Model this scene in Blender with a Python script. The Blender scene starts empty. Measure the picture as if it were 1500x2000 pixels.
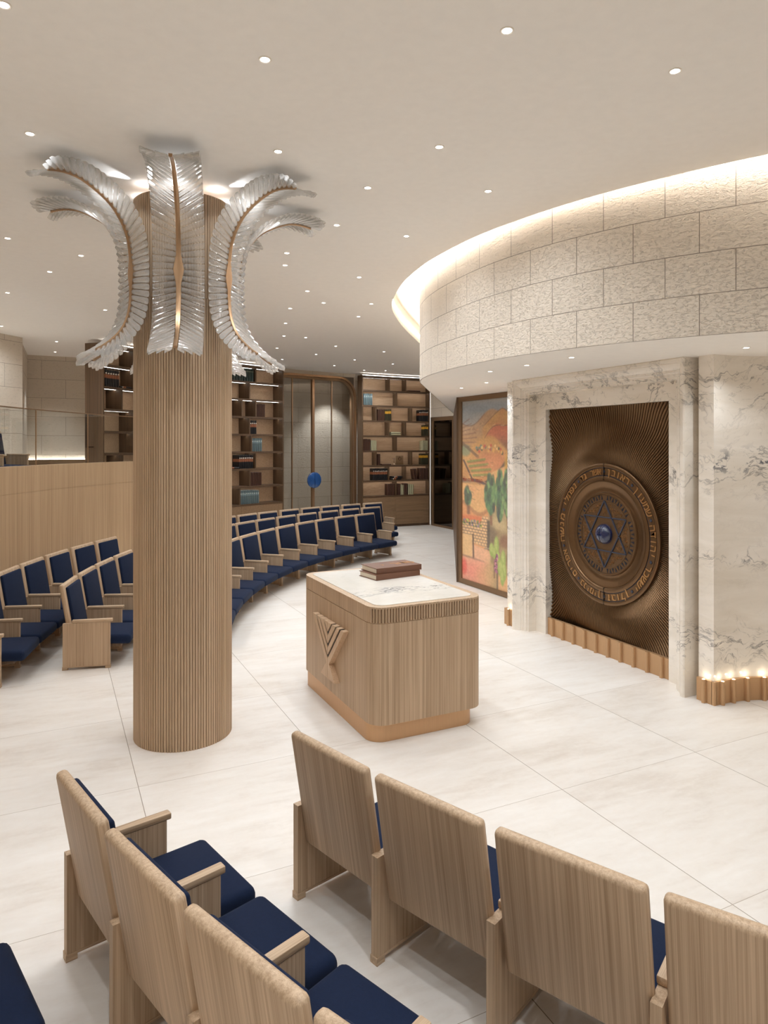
import bpy, bmesh, math, random
import numpy as np
from mathutils import Vector, Matrix
random.seed(7)
PI = math.pi
SC = bpy.context.scene
COL = SC.collection
CX, CY = 9.12, 5.45            # centre of the round hall
CEIL, SOF = 4.30, 3.11         # main ceiling, low soffit
D2R = math.radians


def pol(r, a, z=0.0):
    return Vector((CX + r*math.cos(D2R(a)), CY + r*math.sin(D2R(a)), z))


# ------------------------------------------------------------------ materials
class NT:
    def __init__(self, name):
        self.m = bpy.data.materials.new(name)
        self.m.use_nodes = True
        self.t = self.m.node_tree
        self.t.nodes.clear()
        self.out = self.n('ShaderNodeOutputMaterial')

    def n(self, typ, **kw):
        nd = self.t.nodes.new(typ)
        for k, v in kw.items():
            setattr(nd, k, v)
        return nd

    def l(self, a, b):
        self.t.links.new(a, b)

    def val(self, sock, v):
        if hasattr(v, 'is_linked') or isinstance(v, bpy.types.NodeSocket):
            self.l(v, sock)
        elif isinstance(v, (tuple, list)) and len(v) == 3 and sock.type == 'RGBA':
            sock.default_value = (*v, 1)
        else:
            sock.default_value = v

    def math(self, op, a, b=None, c=None, clamp=False):
        nd = self.n('ShaderNodeMath', operation=op, use_clamp=clamp)
        for i, v in enumerate((a, b, c)):
            if v is not None:
                self.val(nd.inputs[i], v)
        return nd.outputs[0]

    def coord(self, kind='Object', scale=(1, 1, 1), loc=(0, 0, 0), rot=(0, 0, 0)):
        tc = self.n('ShaderNodeTexCoord')
        mp = self.n('ShaderNodeMapping')
        mp.inputs['Scale'].default_value = scale
        mp.inputs['Location'].default_value = loc
        mp.inputs['Rotation'].default_value = rot
        self.l(tc.outputs[kind], mp.inputs['Vector'])
        return mp.outputs[0]

    def noise(self, vec, scale=5, detail=4, rough=.55, dist=0.0):
        nd = self.n('ShaderNodeTexNoise')
        self.l(vec, nd.inputs['Vector'])
        nd.inputs['Scale'].default_value = scale
        nd.inputs['Detail'].default_value = detail
        nd.inputs['Roughness'].default_value = rough
        nd.inputs['Distortion'].default_value = dist
        return nd.outputs[0]

    def ramp(self, fac, stops, interp='LINEAR'):
        nd = self.n('ShaderNodeValToRGB')
        nd.color_ramp.interpolation = interp
        el = nd.color_ramp.elements
        while len(el) < len(stops):
            el.new(.5)
        for e, (p, c) in zip(el, stops):
            e.position = p
            e.color = (*c, 1) if len(c) == 3 else c
        self.l(fac, nd.inputs[0])
        return nd.outputs[0]

    def mix(self, fac, a, b, blend='MIX'):
        nd = self.n('ShaderNodeMix', data_type='RGBA', blend_type=blend)
        self.val(nd.inputs[0], fac)
        self.val(nd.inputs[6], a)
        self.val(nd.inputs[7], b)
        return nd.outputs[2]

    def sep(self, vec):
        nd = self.n('ShaderNodeSeparateXYZ')
        self.l(vec, nd.inputs[0])
        return nd.outputs

    def bump(self, h, strength=.3, dist=.01):
        nd = self.n('ShaderNodeBump')
        nd.inputs['Strength'].default_value = strength
        nd.inputs['Distance'].default_value = dist
        self.l(h, nd.inputs['Height'])
        return nd.outputs[0]

    def bsdf(self, color, rough=.5, metal=0.0, normal=None, **kw):
        b = self.n('ShaderNodeBsdfPrincipled')
        self.val(b.inputs['Base Color'], color)
        self.val(b.inputs['Roughness'], rough)
        self.val(b.inputs['Metallic'], metal)
        if normal is not None:
            self.l(normal, b.inputs['Normal'])
        for k, v in kw.items():
            self.val(b.inputs[k], v)
        self.l(b.outputs[0], self.out.inputs[0])
        return b


def srgb(r, g, b):
    f = lambda c: (c/255/12.92 if c/255 <= .04045 else ((c/255+.055)/1.055)**2.4)
    return (f(r), f(g), f(b))


def wood(name, c0, c1, axis='z', rough=.5, scale=1.0, spec=.35):
    t = NT(name)
    s = {'z': (1, 1, .007), 'y': (1, .007, 1), 'x': (.007, 1, 1)}[axis]
    tc = t.n('ShaderNodeTexCoord')
    oi = t.n('ShaderNodeObjectInfo')
    add = t.n('ShaderNodeVectorMath', operation='MULTIPLY_ADD')
    t.l(oi.outputs['Random'], add.inputs[0])
    add.inputs[1].default_value = (17, 23, 31)
    t.l(tc.outputs['Object'], add.inputs[2])
    mp = t.n('ShaderNodeMapping')
    mp.inputs['Scale'].default_value = s
    t.l(add.outputs[0], mp.inputs['Vector'])
    v = mp.outputs[0]
    n1 = t.noise(v, 80*scale, 4, .6)
    n2 = t.noise(v, 330*scale, 2, .5)
    n3 = t.noise(v, 7*scale, 2, .5)
    f = t.math('ADD', t.math('MULTIPLY', n1, .55), t.math('ADD', t.math('MULTIPLY', n2, .3), t.math('MULTIPLY', n3, .15)))
    col = t.ramp(f, [(.36, c0), (.62, c1)])
    t.bsdf(col, rough, 0, t.bump(f, .12, .002), **{'Specular IOR Level': spec})
    return t.m


def plain(name, c, rough=.5, metal=0.0, **kw):
    t = NT(name)
    n = t.noise(t.coord(), 14, 4)
    c2 = tuple(x*.93 for x in c)
    t.bsdf(t.mix(n, c2, c), t.math('MULTIPLY_ADD', n, .1, rough-.05), metal, **kw)
    return t.m


def emit(name, c, s):
    t = NT(name)
    e = t.n('ShaderNodeEmission')
    e.inputs[0].default_value = (*c, 1)
    e.inputs[1].default_value = s
    t.l(e.outputs[0], t.out.inputs[0])
    return t.m


OAK0, OAK1 = srgb(160, 134, 106), srgb(204, 178, 149)
oak = wood('oak_vertical', OAK0, OAK1, 'z')
oak_h = wood('oak_lengthwise', OAK0, OAK1, 'y')
oak_panel = wood('oak_wall_panel', srgb(160, 133, 102), srgb(196, 168, 134), 'z', .5, .7)
oak_shelf = wood('oak_shelf_back', srgb(176, 146, 116), srgb(206, 176, 144), 'x', .5, .8)
walnut = wood('smoked_oak', srgb(74, 56, 41), srgb(106, 83, 63), 'x', .45, .8)
walnut_v = wood('smoked_oak_vertical', srgb(76, 58, 42), srgb(110, 86, 64), 'z', .45, .8)
cabinet_w = wood('cabinet_veneer', srgb(118, 94, 70), srgb(150, 122, 93), 'x', .5, .8)


def fabric():
    t = NT('navy_fabric')
    v = t.coord()
    n = t.noise(v, 420, 3, .7)
    n2 = t.noise(v, 60, 3, .6)
    col = t.mix(t.math('MULTIPLY_ADD', n, .6, t.math('MULTIPLY', n2, .4)), srgb(12, 21, 40), srgb(25, 40, 70))
    t.bsdf(col, .92, 0, t.bump(n, .5, .002), **{'Sheen Weight': .03, 'Sheen Roughness': .5, 'Specular IOR Level': .2})
    return t.m


navy = fabric()


def bronze(name, c, rough=.38, metal=.85, streak='z'):
    t = NT(name)
    s = {'z': (60, 60, 1.5), 'n': (8, 8, 8)}[streak]
    n = t.noise(t.coord('Object', s), 3, 4)
    t.bsdf(t.mix(n, tuple(x*.82 for x in c), c), t.math('MULTIPLY_ADD', n, .16, rough-.08), metal)
    return t.m


bronze_base = bronze('brushed_bronze', srgb(206, 166, 124), .42, .4)
bronze_lectern = bronze('rose_bronze', srgb(216, 174, 132), .42, .4)
bronze_dark = bronze('dark_bronze', srgb(140, 112, 84), .45, .5)
bronze_door = bronze('antique_bronze', srgb(122, 94, 66), .34, .8, 'n')
bronze_spine = bronze('satin_bronze', srgb(180, 146, 112), .36, .75)
bronze_bar = bronze('warm_bronze', srgb(182, 146, 112), .36, .75)
blue_metal = plain('blue_enamel', srgb(70, 76, 92), .4, .4)
blue_dark = plain('dark_blue_enamel', srgb(34, 38, 50), .35, .2)
plaster = plain('warm_white_plaster', srgb(251, 247, 241), .85)
cove_paint = plain('white_cove_paint', srgb(240, 232, 220), .85)
paper = plain('page_paper', srgb(222, 210, 190), .8)
blackish = plain('charcoal_interior', srgb(26, 23, 21), .5)


def marble(name, base, vein, world=True):
    t = NT(name)
    v = t.coord('Object', (1, 1, 1))
    warp = t.noise(v, 1.3, 4, .6)
    ad = t.n('ShaderNodeVectorMath', operation='MULTIPLY_ADD')
    t.l(warp, ad.inputs[0])
    ad.inputs[1].default_value = (.5, .5, .9)
    t.l(v, ad.inputs[2])
    mp = t.n('ShaderNodeMapping')
    mp.inputs['Scale'].default_value = (.75, .75, 2.3) if world else (1.0, 3.2, 1)
    t.l(ad.outputs[0], mp.inputs['Vector'])
    p = mp.outputs[0]
    n1 = t.noise(p, 1.5, 7, .62, .4)
    n2 = t.noise(p, 3.4, 6, .6, .3)
    mask = t.noise(v, 1.1, 2)
    r1 = t.math('ABSOLUTE', t.math('SUBTRACT', n1, .5))
    r2 = t.math('ABSOLUTE', t.math('SUBTRACT', n2, .5))
    z = t.sep(v)[2]

    def band(c, w):
        q = t.math('DIVIDE', t.math('SUBTRACT', z, c), w)
        return t.math('EXPONENT', t.math('MULTIPLY', t.math('MULTIPLY', q, q), -1.0))
    if world:
        b = t.math('ADD', t.math('ADD', band(2.12, .22), band(.52, .17)), t.math('ADD', band(2.85, .22), t.math('MULTIPLY', band(1.28, .08), .8)))
        b = t.math('MULTIPLY', t.math('ADD', b, .06), .8)
    else:
        yy = t.sep(v)[1]
        q = t.math('DIVIDE', t.math('ADD', yy, t.math('MULTIPLY_ADD', warp, .5, .10)), .10)
        b = t.math('ADD', t.math('MULTIPLY', t.math('EXPONENT', t.math('MULTIPLY', t.math('MULTIPLY', q, q), -1.0)), 1.1), .10)
    v1 = t.math('MULTIPLY', t.ramp(r1, [(.0, (1, 1, 1)), (.007, (.55, .55, .55)), (.020, (0, 0, 0))]), b)
    v2 = t.math('MULTIPLY', t.ramp(r2, [(.0, (.8, .8, .8)), (.006, (.35, .35, .35)), (.015, (0, 0, 0))]), t.math('MULTIPLY', b, t.math('MULTIPLY', mask, 1.2)))
    vt = t.math('ADD', v1, v2, clamp=True)
    clouds = t.noise(t.coord('Object', (.5, .5, 2.0)), 2.2, 5, .6, .6)
    cb = t.mix(t.ramp(clouds, [(.35, (0, 0, 0)), (.7, (1, 1, 1))]), base, tuple(c*k for c, k in zip(base, (.86, .84, .80))))
    col = t.mix(vt, cb, vein)
    if world:   # slate blue blotches along one seam of the slabs
        bn = t.noise(t.coord('Object', (5, 5, 9)), 1.6, 5, .7, .5)
        blot = t.math('MULTIPLY', t.ramp(bn, [(.56, (0, 0, 0)), (.60, (1, 1, 1))]), t.math('MULTIPLY', band(2.14, .11), t.ramp(t.noise(v, 2.6, 2), [(.5, (0, 0, 0)), (.56, (1, 1, 1))])))
        col = t.mix(t.math('MULTIPLY', blot, .85, clamp=True), col, srgb(78, 82, 94))
    t.bsdf(col, .12 if world else .2, 0, **{'Specular IOR Level': .5})
    return t.m


marble_wall = marble('veined_marble', srgb(243, 236, 226), srgb(112, 108, 106))
marble_top = marble('lectern_marble', srgb(232, 228, 220), srgb(110, 110, 112), False)


def floor_mat():
    t = NT('pale_stone_floor')
    tc = t.n('ShaderNodeTexCoord')
    o = t.sep(tc.outputs['Object'])
    T = 1.272
    fx = t.math('DIVIDE', t.math('SUBTRACT', o[0], .52), T)
    fy = t.math('DIVIDE', t.math('SUBTRACT', o[1], 3.585), T)
    ix = t.math('FLOOR', fx)
    iy = t.math('FLOOR', fy)
    ex = t.math('ABSOLUTE', t.math('SUBTRACT', t.math('FRACT', fx), .5))
    ey = t.math('ABSOLUTE', t.math('SUBTRACT', t.math('FRACT', fy), .5))
    jx = t.math('GREATER_THAN', ex, .5-.0018)
    jy = t.math('GREATER_THAN', ey, .5-.0013)
    # per tile offset of the sedimentary streaks (along x)
    off = t.math('MULTIPLY_ADD', ix, 3.7, t.math('MULTIPLY', iy, 5.3))
    cmb = t.n('ShaderNodeCombineXYZ')
    t.l(t.math('MULTIPLY', o[0], .28), cmb.inputs[0])
    t.l(t.math('ADD', o[1], t.math('MULTIPLY', o[0], .05)), cmb.inputs[1])
    t.l(off, cmb.inputs[2])
    n1 = t.noise(cmb.outputs[0], 3.2, 6, .6, .35)
    n2 = t.noise(cmb.outputs[0], 14, 5, .6, .5)
    n3 = t.noise(tc.outputs['Object'], 22, 5, .65)
    f = t.math('ADD', t.math('MULTIPLY', n1, .6), t.math('ADD', t.math('MULTIPLY', n2, .28), t.math('MULTIPLY', n3, .12)))
    col = t.ramp(f, [(.33, srgb(217, 208, 197)), (.47, srgb(232, 226, 218)), (.62, srgb(239, 235, 229))])
    col = t.mix(jy, t.mix(jx, col, srgb(150, 138, 122)), srgb(178, 166, 150))
    t.bsdf(col, t.math('MULTIPLY_ADD', n1, .15, .30), 0, **{'Specular IOR Level': .35})
    return t.m


floor_m = floor_mat()


def stone_mat(name, c, bw, rh, rough_amt=.9, scale=22, uv=True):
    """chiselled limestone blocks laid in half bond (uv in metres)"""
    t = NT(name)
    tc = t.n('ShaderNodeTexCoord')
    br = t.n('ShaderNodeTexBrick')
    t.l(tc.outputs['UV'], br.inputs['Vector'])
    br.offset = .5
    br.inputs['Color1'].default_value = (1, 1, 1, 1)
    br.inputs['Color2'].default_value = (.95, .95, .95, 1)
    br.inputs['Mortar'].default_value = (.30, .28, .26, 1)
    br.inputs['Scale'].default_value = 1
    br.inputs['Mortar Size'].default_value = .0028
    br.inputs['Mortar Smooth'].default_value = .2
    br.inputs['Brick Width'].default_value = bw
    br.inputs['Row Height'].default_value = rh
    mp = t.n('ShaderNodeMapping')
    mp.inputs['Scale'].default_value = (1, 1.9, 1)
    t.l(tc.outputs['UV'], mp.inputs[0])
    n1 = t.noise(mp.outputs[0], scale, 5, .6, .8)
    n2 = t.noise(mp.outputs[0], scale*3, 3, .6)
    pits = t.ramp(n1, [(.36, (0, 0, 0)), (.46, (.75, .75, .75)), (.62, (1, 1, 1))])
    h = t.math('ADD', t.math('MULTIPLY', pits, .8), t.math('MULTIPLY', n2, .25))
    h = t.math('MULTIPLY', h, t.ramp(br.outputs['Fac'], [(0, (1, 1, 1)), (1, (0, 0, 0))]))
    nrm = t.bump(h, rough_amt, .014)
    shade = t.ramp(n1, [(.34, tuple(x*.87 for x in c)), (.42, c)])
    col = t.mix(1.0, shade, br.outputs['Color'], 'MULTIPLY')
    t.bsdf(col, .85, 0, nrm, **{'Specular IOR Level': .2})
    return t.m


stone_drum = stone_mat('chiselled_limestone', srgb(236, 224, 208), .482, .306, .8, 32)
stone_wall = stone_mat('limestone_wall', srgb(214, 203, 187), .98, .42, .5, 20)


def glass_mat():
    """clear cast glass: sheet transmission with edge reflections, part refraction, a little milky scatter"""
    t = NT('cast_glass')
    n = t.noise(t.coord('Object', (1, 1, 1)), 40, 2)
    nrm = t.bump(n, .10, .004)
    g = t.n('ShaderNodeBsdfGlass')
    t.val(g.inputs['Roughness'], .04)
    g.inputs['IOR'].default_value = 1.45
    g.inputs['Color'].default_value = (1, .995, .985, 1)
    t.l(nrm, g.inputs['Normal'])
    tr = t.n('ShaderNodeBsdfTransparent')
    tr.inputs[0].default_value = (.97, .965, .95, 1)
    m1 = t.n('ShaderNodeMixShader')
    m1.inputs[0].default_value = .45
    t.l(tr.outputs[0], m1.inputs[1]); t.l(g.outputs[0], m1.inputs[2])
    gl = t.n('ShaderNodeBsdfGlossy')
    gl.inputs['Roughness'].default_value = .12
    gl.inputs['Color'].default_value = (1, 1, 1, 1)
    t.l(nrm, gl.inputs['Normal'])
    fr = t.n('ShaderNodeLayerWeight')
    fr.inputs[0].default_value = .35
    t.l(nrm, fr.inputs['Normal'])
    m2 = t.n('ShaderNodeMixShader')
    t.l(t.math('MULTIPLY', fr.outputs['Fresnel'], .8, clamp=True), m2.inputs[0])
    t.l(m1.outputs[0], m2.inputs[1]); t.l(gl.outputs[0], m2.inputs[2])
    ts = t.n('ShaderNodeBsdfTranslucent')
    ts.inputs[0].default_value = (1, .98, .95, 1)
    df = t.n('ShaderNodeBsdfDiffuse')
    df.inputs[0].default_value = (1, .98, .95, 1)
    m0 = t.n('ShaderNodeMixShader')
    t.l(ts.outputs[0], m0.inputs[1]); t.l(df.outputs[0], m0.inputs[2])
    m = t.n('ShaderNodeMixShader')
    m.inputs[0].default_value = .20
    t.l(m2.outputs[0], m.inputs[1]); t.l(m0.outputs[0], m.inputs[2])
    t.l(m.outputs[0], t.out.inputs[0])
    return t.m


def pane_mat(name, tint, refl=1.0):
    t = NT(name)
    tr = t.n('ShaderNodeBsdfTransparent')
    tr.inputs[0].default_value = (*tint, 1)
    gl = t.n('ShaderNodeBsdfGlossy')
    gl.inputs['Roughness'].default_value = .02
    gl.inputs['Color'].default_value = (.9, .9, .9, 1)
    fr = t.n('ShaderNodeFresnel')
    ge = t.n('ShaderNodeNewGeometry')      # same reflectance from either side of the sheet
    t.l(t.math('MULTIPLY_ADD', ge.outputs['Backfacing'], 1/1.5-1.5, 1.5), fr.inputs[0])
    m = t.n('ShaderNodeMixShader')
    t.l(t.math('MULTIPLY', fr.outputs[0], refl, clamp=True), m.inputs[0])
    t.l(tr.outputs[0], m.inputs[1]); t.l(gl.outputs[0], m.inputs[2])
    t.l(m.outputs[0], t.out.inputs[0])
    return t.m


cast_glass = glass_mat()
clear_pane = pane_mat('clear_pane', (.93, .94, .93))
smoke_pane = pane_mat('smoked_pane', (.84, .83, .81), 1.2)
dark_pane = pane_mat('dark_pane', (.34, .31, .29), 1.1)
led = emit('led_strip_light', (1, .95, .89), 11)
led_cove = emit('cove_light', (1, .99, .975), 62)
lens_m = emit('downlight_lens', (1, .95, .88), 14)
spot_lens = emit('uplight_lens', (1, .9, .74), 5)
led_soft = emit('soft_edge_light', (1, .94, .86), .9)


def blue_glass(name, c, metal=0.0):
    t = NT(name)
    n = t.noise(t.coord(), 9, 3)
    t.bsdf(t.mix(n, tuple(x*.55 for x in c), c), .12, metal, **{'Coat Weight': .8})
    return t.m


blue_handle = blue_glass('blue_cast_glass', srgb(44, 92, 158))
blue_gem = blue_glass('deep_blue_glass', srgb(22, 38, 82))


def book_mat(kind):
    t = NT('book_' + kind)
    g = t.sep(t.coord('Generated'))
    z, x = g[2], g[0]
    if kind == 'teal':
        c, hi = srgb(92, 108, 110), srgb(190, 200, 196)
        col = t.ramp(z, [(0, c), (.62, srgb(120, 138, 140)), (.74, srgb(104, 120, 122)), (.92, c)], 'CONSTANT')
        dot = .78
    elif kind == 'copper':
        col = t.ramp(z, [(0, srgb(24, 22, 24)), (.5, srgb(150, 92, 62)), (.72, srgb(28, 25, 26)), (.95, srgb(40, 36, 36))], 'CONSTANT')
        hi, dot = srgb(232, 226, 214), .78
    elif kind == 'yellow':
        col = t.ramp(z, [(0, srgb(52, 48, 28)), (.62, srgb(214, 160, 48)), (.84, srgb(60, 54, 30))], 'CONSTANT')
        hi, dot = srgb(226, 186, 90), None
    elif kind == 'pale':
        n = t.noise(t.coord('Object', (30, 30, 60)), 1.5, 3)
        col = t.ramp(n, [(.42, srgb(120, 118, 84)), (.52, srgb(196, 190, 158))])
        hi, dot = None, None
    elif kind == 'green':
        col = t.ramp(z, [(0, srgb(46, 62, 56)), (.74, srgb(120, 126, 104)), (.80, srgb(46, 62, 56))], 'CONSTANT')
        hi, dot = None, None
    else:
        n = t.noise(t.coord('Object', (30, 30, 3)), 1.5, 3)
        col = t.mix(n, srgb(50, 30, 22), srgb(92, 58, 42))
        hi, dot = None, None
    if dot:
        dx = t.math('MULTIPLY', t.math('SUBTRACT', x, .5), .12)
        dz = t.math('SUBTRACT', z, dot)
        d = t.math('SQRT', t.math('ADD', t.math('MULTIPLY', dx, dx), t.math('MULTIPLY', dz, dz)))
        col = t.mix(t.math('LESS_THAN', d, .042), col, hi)
    t.bsdf(col, .5)
    return t.m


BOOKM = {k: book_mat(k) for k in ('teal', 'copper', 'yellow', 'pale', 'green', 'brown')}
leather = bronze('brown_leather', srgb(112, 74, 54), .5, 0.0, 'n')
gold = bronze('gold_leaf', srgb(206, 150, 80), .4, .8, 'n')

# ------------------------------------------------------------------ mesh helpers


def obj(name, bm, mat, parent=None, smooth=None, loc=None):
    me = bpy.data.meshes.new(name)
    bmesh.ops.recalc_face_normals(bm, faces=bm.faces[:])
    bm.to_mesh(me)
    bm.free()
    for m in (mat if isinstance(mat, (list, tuple)) else [mat]):
        me.materials.append(m)
    if smooth is not None:
        for p in me.polygons:
            p.use_smooth = True
        me.set_sharp_from_angle(angle=D2R(smooth))
    o = bpy.data.objects.new(name, me)
    COL.objects.link(o)
    if parent:
        o.parent = parent
    if loc is not None:
        o.location = loc
    return o


def tag(o, label, cat, group=None):
    o['label'] = label
    o['category'] = cat
    if group:
        o['group'] = group
    return o


def thing(name, label, cat, loc=(0, 0, 0), rz=0, group=None):
    o = bpy.data.objects.new(name, None)
    o.empty_display_size = .1
    COL.objects.link(o)
    o.location = loc
    o.rotation_euler = (0, 0, rz)
    return tag(o, label, cat, group)


def struct(name, bm, mat, smooth=None, parent=None):
    o = obj(name, bm, mat, parent, smooth)
    o['kind'] = 'structure'
    return o


def dup(root, loc, rz, label, group=None):
    r = root.copy()
    COL.objects.link(r)
    r.location = loc
    r.rotation_euler = (0, 0, rz)
    r['label'] = label
    if group:
        r['group'] = group
    for ch in list(root.children):
        c = ch.copy()
        COL.objects.link(c)
        c.parent = r
        for g in list(ch.children):
            d = g.copy()
            COL.objects.link(d)
            d.parent = c
    return r


def box(bm, x0, x1, y0, y1, z0, z1, M=None):
    vs = [bm.verts.new(Vector(p) if M is None else M @ Vector(p)) for p in
          ((x0, y0, z0), (x1, y0, z0), (x1, y1, z0), (x0, y1, z0), (x0, y0, z1), (x1, y0, z1), (x1, y1, z1), (x0, y1, z1))]
    for f in ((3, 2, 1, 0), (4, 5, 6, 7), (0, 1, 5, 4), (1, 2, 6, 5), (2, 3, 7, 6), (3, 0, 4, 7)):
        bm.faces.new([vs[i] for i in f])
    return vs


def rbox(x0, x1, y0, y1, z0, z1, bev=.01, seg=2, bm=None):
    b = bmesh.new()
    box(b, x0, x1, y0, y1, z0, z1)
    bmesh.ops.bevel(b, geom=b.edges[:], offset=bev, segments=seg, profile=.5, affect='EDGES')
    if bm is None:
        return b
    me = bpy.data.meshes.new('t')
    b.to_mesh(me); b.free()
    bm.from_mesh(me)
    bpy.data.meshes.remove(me)
    return bm


def prism(bm, pts, z0, z1, cap=True):
    lo = [bm.verts.new((x, y, z0)) for x, y in pts]
    hi = [bm.verts.new((x, y, z1)) for x, y in pts]
    n = len(pts)
    for i in range(n):
        bm.faces.new((lo[i], lo[(i+1) % n], hi[(i+1) % n], hi[i]))
    if cap:
        bm.faces.new(lo[::-1]); bm.faces.new(hi)
    return bm


def sector(bm, r0, r1, a0, a1, z0, z1, step=1.2, uv=False):
    """solid ring segment about the hall centre, optional uv in metres"""
    n = max(1, int(abs(a1-a0)/step))
    L = bm.loops.layers.uv.verify() if uv else None
    rings = []
    for i in range(n+1):
        a = a0+(a1-a0)*i/n
        rings.append([bm.verts.new(pol(r, a, z)) for r, z in ((r0, z0), (r1, z0), (r1, z1), (r0, z1))])

    def quad(v, us):
        f = bm.faces.new(v)
        if uv:
            for lp, u in zip(f.loops, us):
                lp[L].uv = u
    for i in range(n):
        A, B = rings[i], rings[i+1]
        u0, u1 = D2R(a0+(a1-a0)*i/n)*r0, D2R(a0+(a1-a0)*(i+1)/n)*r0
        for k in range(4):
            k2 = (k+1) % 4
            if k in (1, 3):
                za, zb = (z0, z1) if k == 1 else (z1, z0)
                us = ((u0, za), (u0, zb), (u1, zb), (u1, za))
            else:
                us = ((u0, 0), (u0, .3), (u1, .3), (u1, 0))
            quad((A[k], A[k2], B[k2], B[k]), us)
    for R in (rings[0][::-1], rings[-1]):
        quad(R, ((0, z0), (r1-r0, z0), (r1-r0, z1), (0, z1)))
    return bm


def wallstrip(bm, pts, z0, z1, u0=0.0, thick=0.0):
    """vertical wall along plan points with uv in metres"""
    L = bm.loops.layers.uv.verify()
    u = u0
    for (ax, ay), (bx, by) in zip(pts[:-1], pts[1:]):
        d = math.hypot(bx-ax, by-ay)
        v = [bm.verts.new(p) for p in ((ax, ay, z0), (bx, by, z0), (bx, by, z1), (ax, ay, z1))]
        f = bm.faces.new(v)
        for lp, q in zip(f.loops, ((u, z0), (u+d, z0), (u+d, z1), (u, z1))):
            lp[L].uv = q
        u += d
    bmesh.ops.remove_doubles(bm, verts=bm.verts[:], dist=1e-5)
    return bm


def lathe(bm, prof, n=32, c=(0, 0, 0)):
    rings = []
    for r, z in prof:
        rings.append([bm.verts.new((c[0]+r*math.cos(2*PI*i/n), c[1]+r*math.sin(2*PI*i/n), c[2]+z)) for i in range(n)] if r > 1e-6
                     else [bm.verts.new((c[0], c[1], c[2]+z))])
    for A, B in zip(rings[:-1], rings[1:]):
        for i in range(n):
            j = (i+1) % n
            if len(A) == 1 and len(B) == 1:
                continue
            if len(A) == 1:
                bm.faces.new((A[0], B[i], B[j]))
            elif len(B) == 1:
                bm.faces.new((A[i], A[j], B[0]))
            else:
                bm.faces.new((A[i], A[j], B[j], B[i]))
    return bm


def light(name, typ, loc, power, color=(1, .9, .78), parent=None, **kw):
    d = bpy.data.lights.new(name, typ)
    d.energy = power
    d.color = color
    for k, v in kw.items():
        setattr(d, k, v)
    o = bpy.data.objects.new(name, d)
    COL.objects.link(o)
    o.location = loc
    if parent:
        o.parent = parent
    return o


WARM = (.895, .945, 1)
ORD = ['', 'first', 'second', 'third', 'fourth', 'fifth', 'sixth', 'seventh', 'eighth', 'ninth', 'tenth', 'eleventh']

# ------------------------------------------------------------------ camera
TH = D2R(25.9)
cam = bpy.data.cameras.new('camera')
cam.sensor_fit = 'AUTO'
cam.sensor_width = 36
cam.lens = 24.0
cam.shift_y = -.065
cam.clip_end = 60
co = bpy.data.objects.new('camera', cam)
COL.objects.link(co)
co.location = (0, 0, 2.3)
co.rotation_euler = (PI/2, 0, -TH)
SC.camera = co

# ------------------------------------------------------------------ the room shell
bm = bmesh.new()
box(bm, -6, 20, -4, 21, -.2, 0)
struct('floor', bm, floor_m)

# plan outline of the low bulkhead: an arc about the portal axis, then a straight run towards the far door
BX, BY, BR = 7.68, 5.53, 3.93
TA = 145.4
tx, ty = math.sin(D2R(TA)), -math.cos(D2R(TA))


def resample(P, n):
    P = [Vector((p[0], p[1])) for p in P]
    S = [0.0]
    for a_, b_ in zip(P[:-1], P[1:]):
        S.append(S[-1]+(b_-a_).length)
    out = []
    for i in range(n):
        s_ = S[-1]*i/(n-1)
        k = max(0, min(len(P)-2, int(np.searchsorted(S, s_))-1))
        out.append(tuple(P[k].lerp(P[k+1], (s_-S[k])/(S[k+1]-S[k]))))
    return out


def smooth_curve(P, m=10):
    out = []
    P = [Vector(p) for p in P]
    for k in range(len(P)-1):
        p0, p1, p2, p3 = P[max(k-1, 0)], P[k], P[k+1], P[min(k+2, len(P)-1)]
        for i in range(m):
            u = i/m
            out.append(.5*((2*p1)+(p2-p0)*u+(2*p0-5*p1+4*p2-p3)*u*u+(3*p1-p0-3*p2+p3)*u**3))
    out.append(P[-1])
    return [tuple(p) for p in out]


drum_pts = []
for a in list(np.arange(270, TA, -1.5))+[TA]:
    k = max(0.0, min(1.0, (176-a)/(176-TA)))
    r = BR + .13*k*k*(3-2*k)
    drum_pts.append((BX+r*math.cos(D2R(a)), BY+r*math.sin(D2R(a))))
p = drum_pts[-1]
drum_pts += [(p[0]+tx*s_, p[1]+ty*s_) for s_ in np.linspace(.5, 11.0, 16)]
# stone face of the bulkhead
bm = bmesh.new()
wallstrip(bm, drum_pts, SOF, 4.62, .032)
L = bm.loops.layers.uv.verify()
for f in bm.faces:
    for lp in f.loops:
        lp[L].uv[1] -= SOF
o = struct('wall_bulkhead', bm, stone_drum, 30)
# soffit below it (closed plan behind the face)
bm = bmesh.new()
back = [(16, 16), (16, -.2)]
prism(bm, [(q[0]+(CX+2-q[0])*.0012, q[1]+(CY-q[1])*.0012) for q in drum_pts] + back, SOF, SOF+.06)
struct('ceiling_soffit', bm, plaster)
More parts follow.
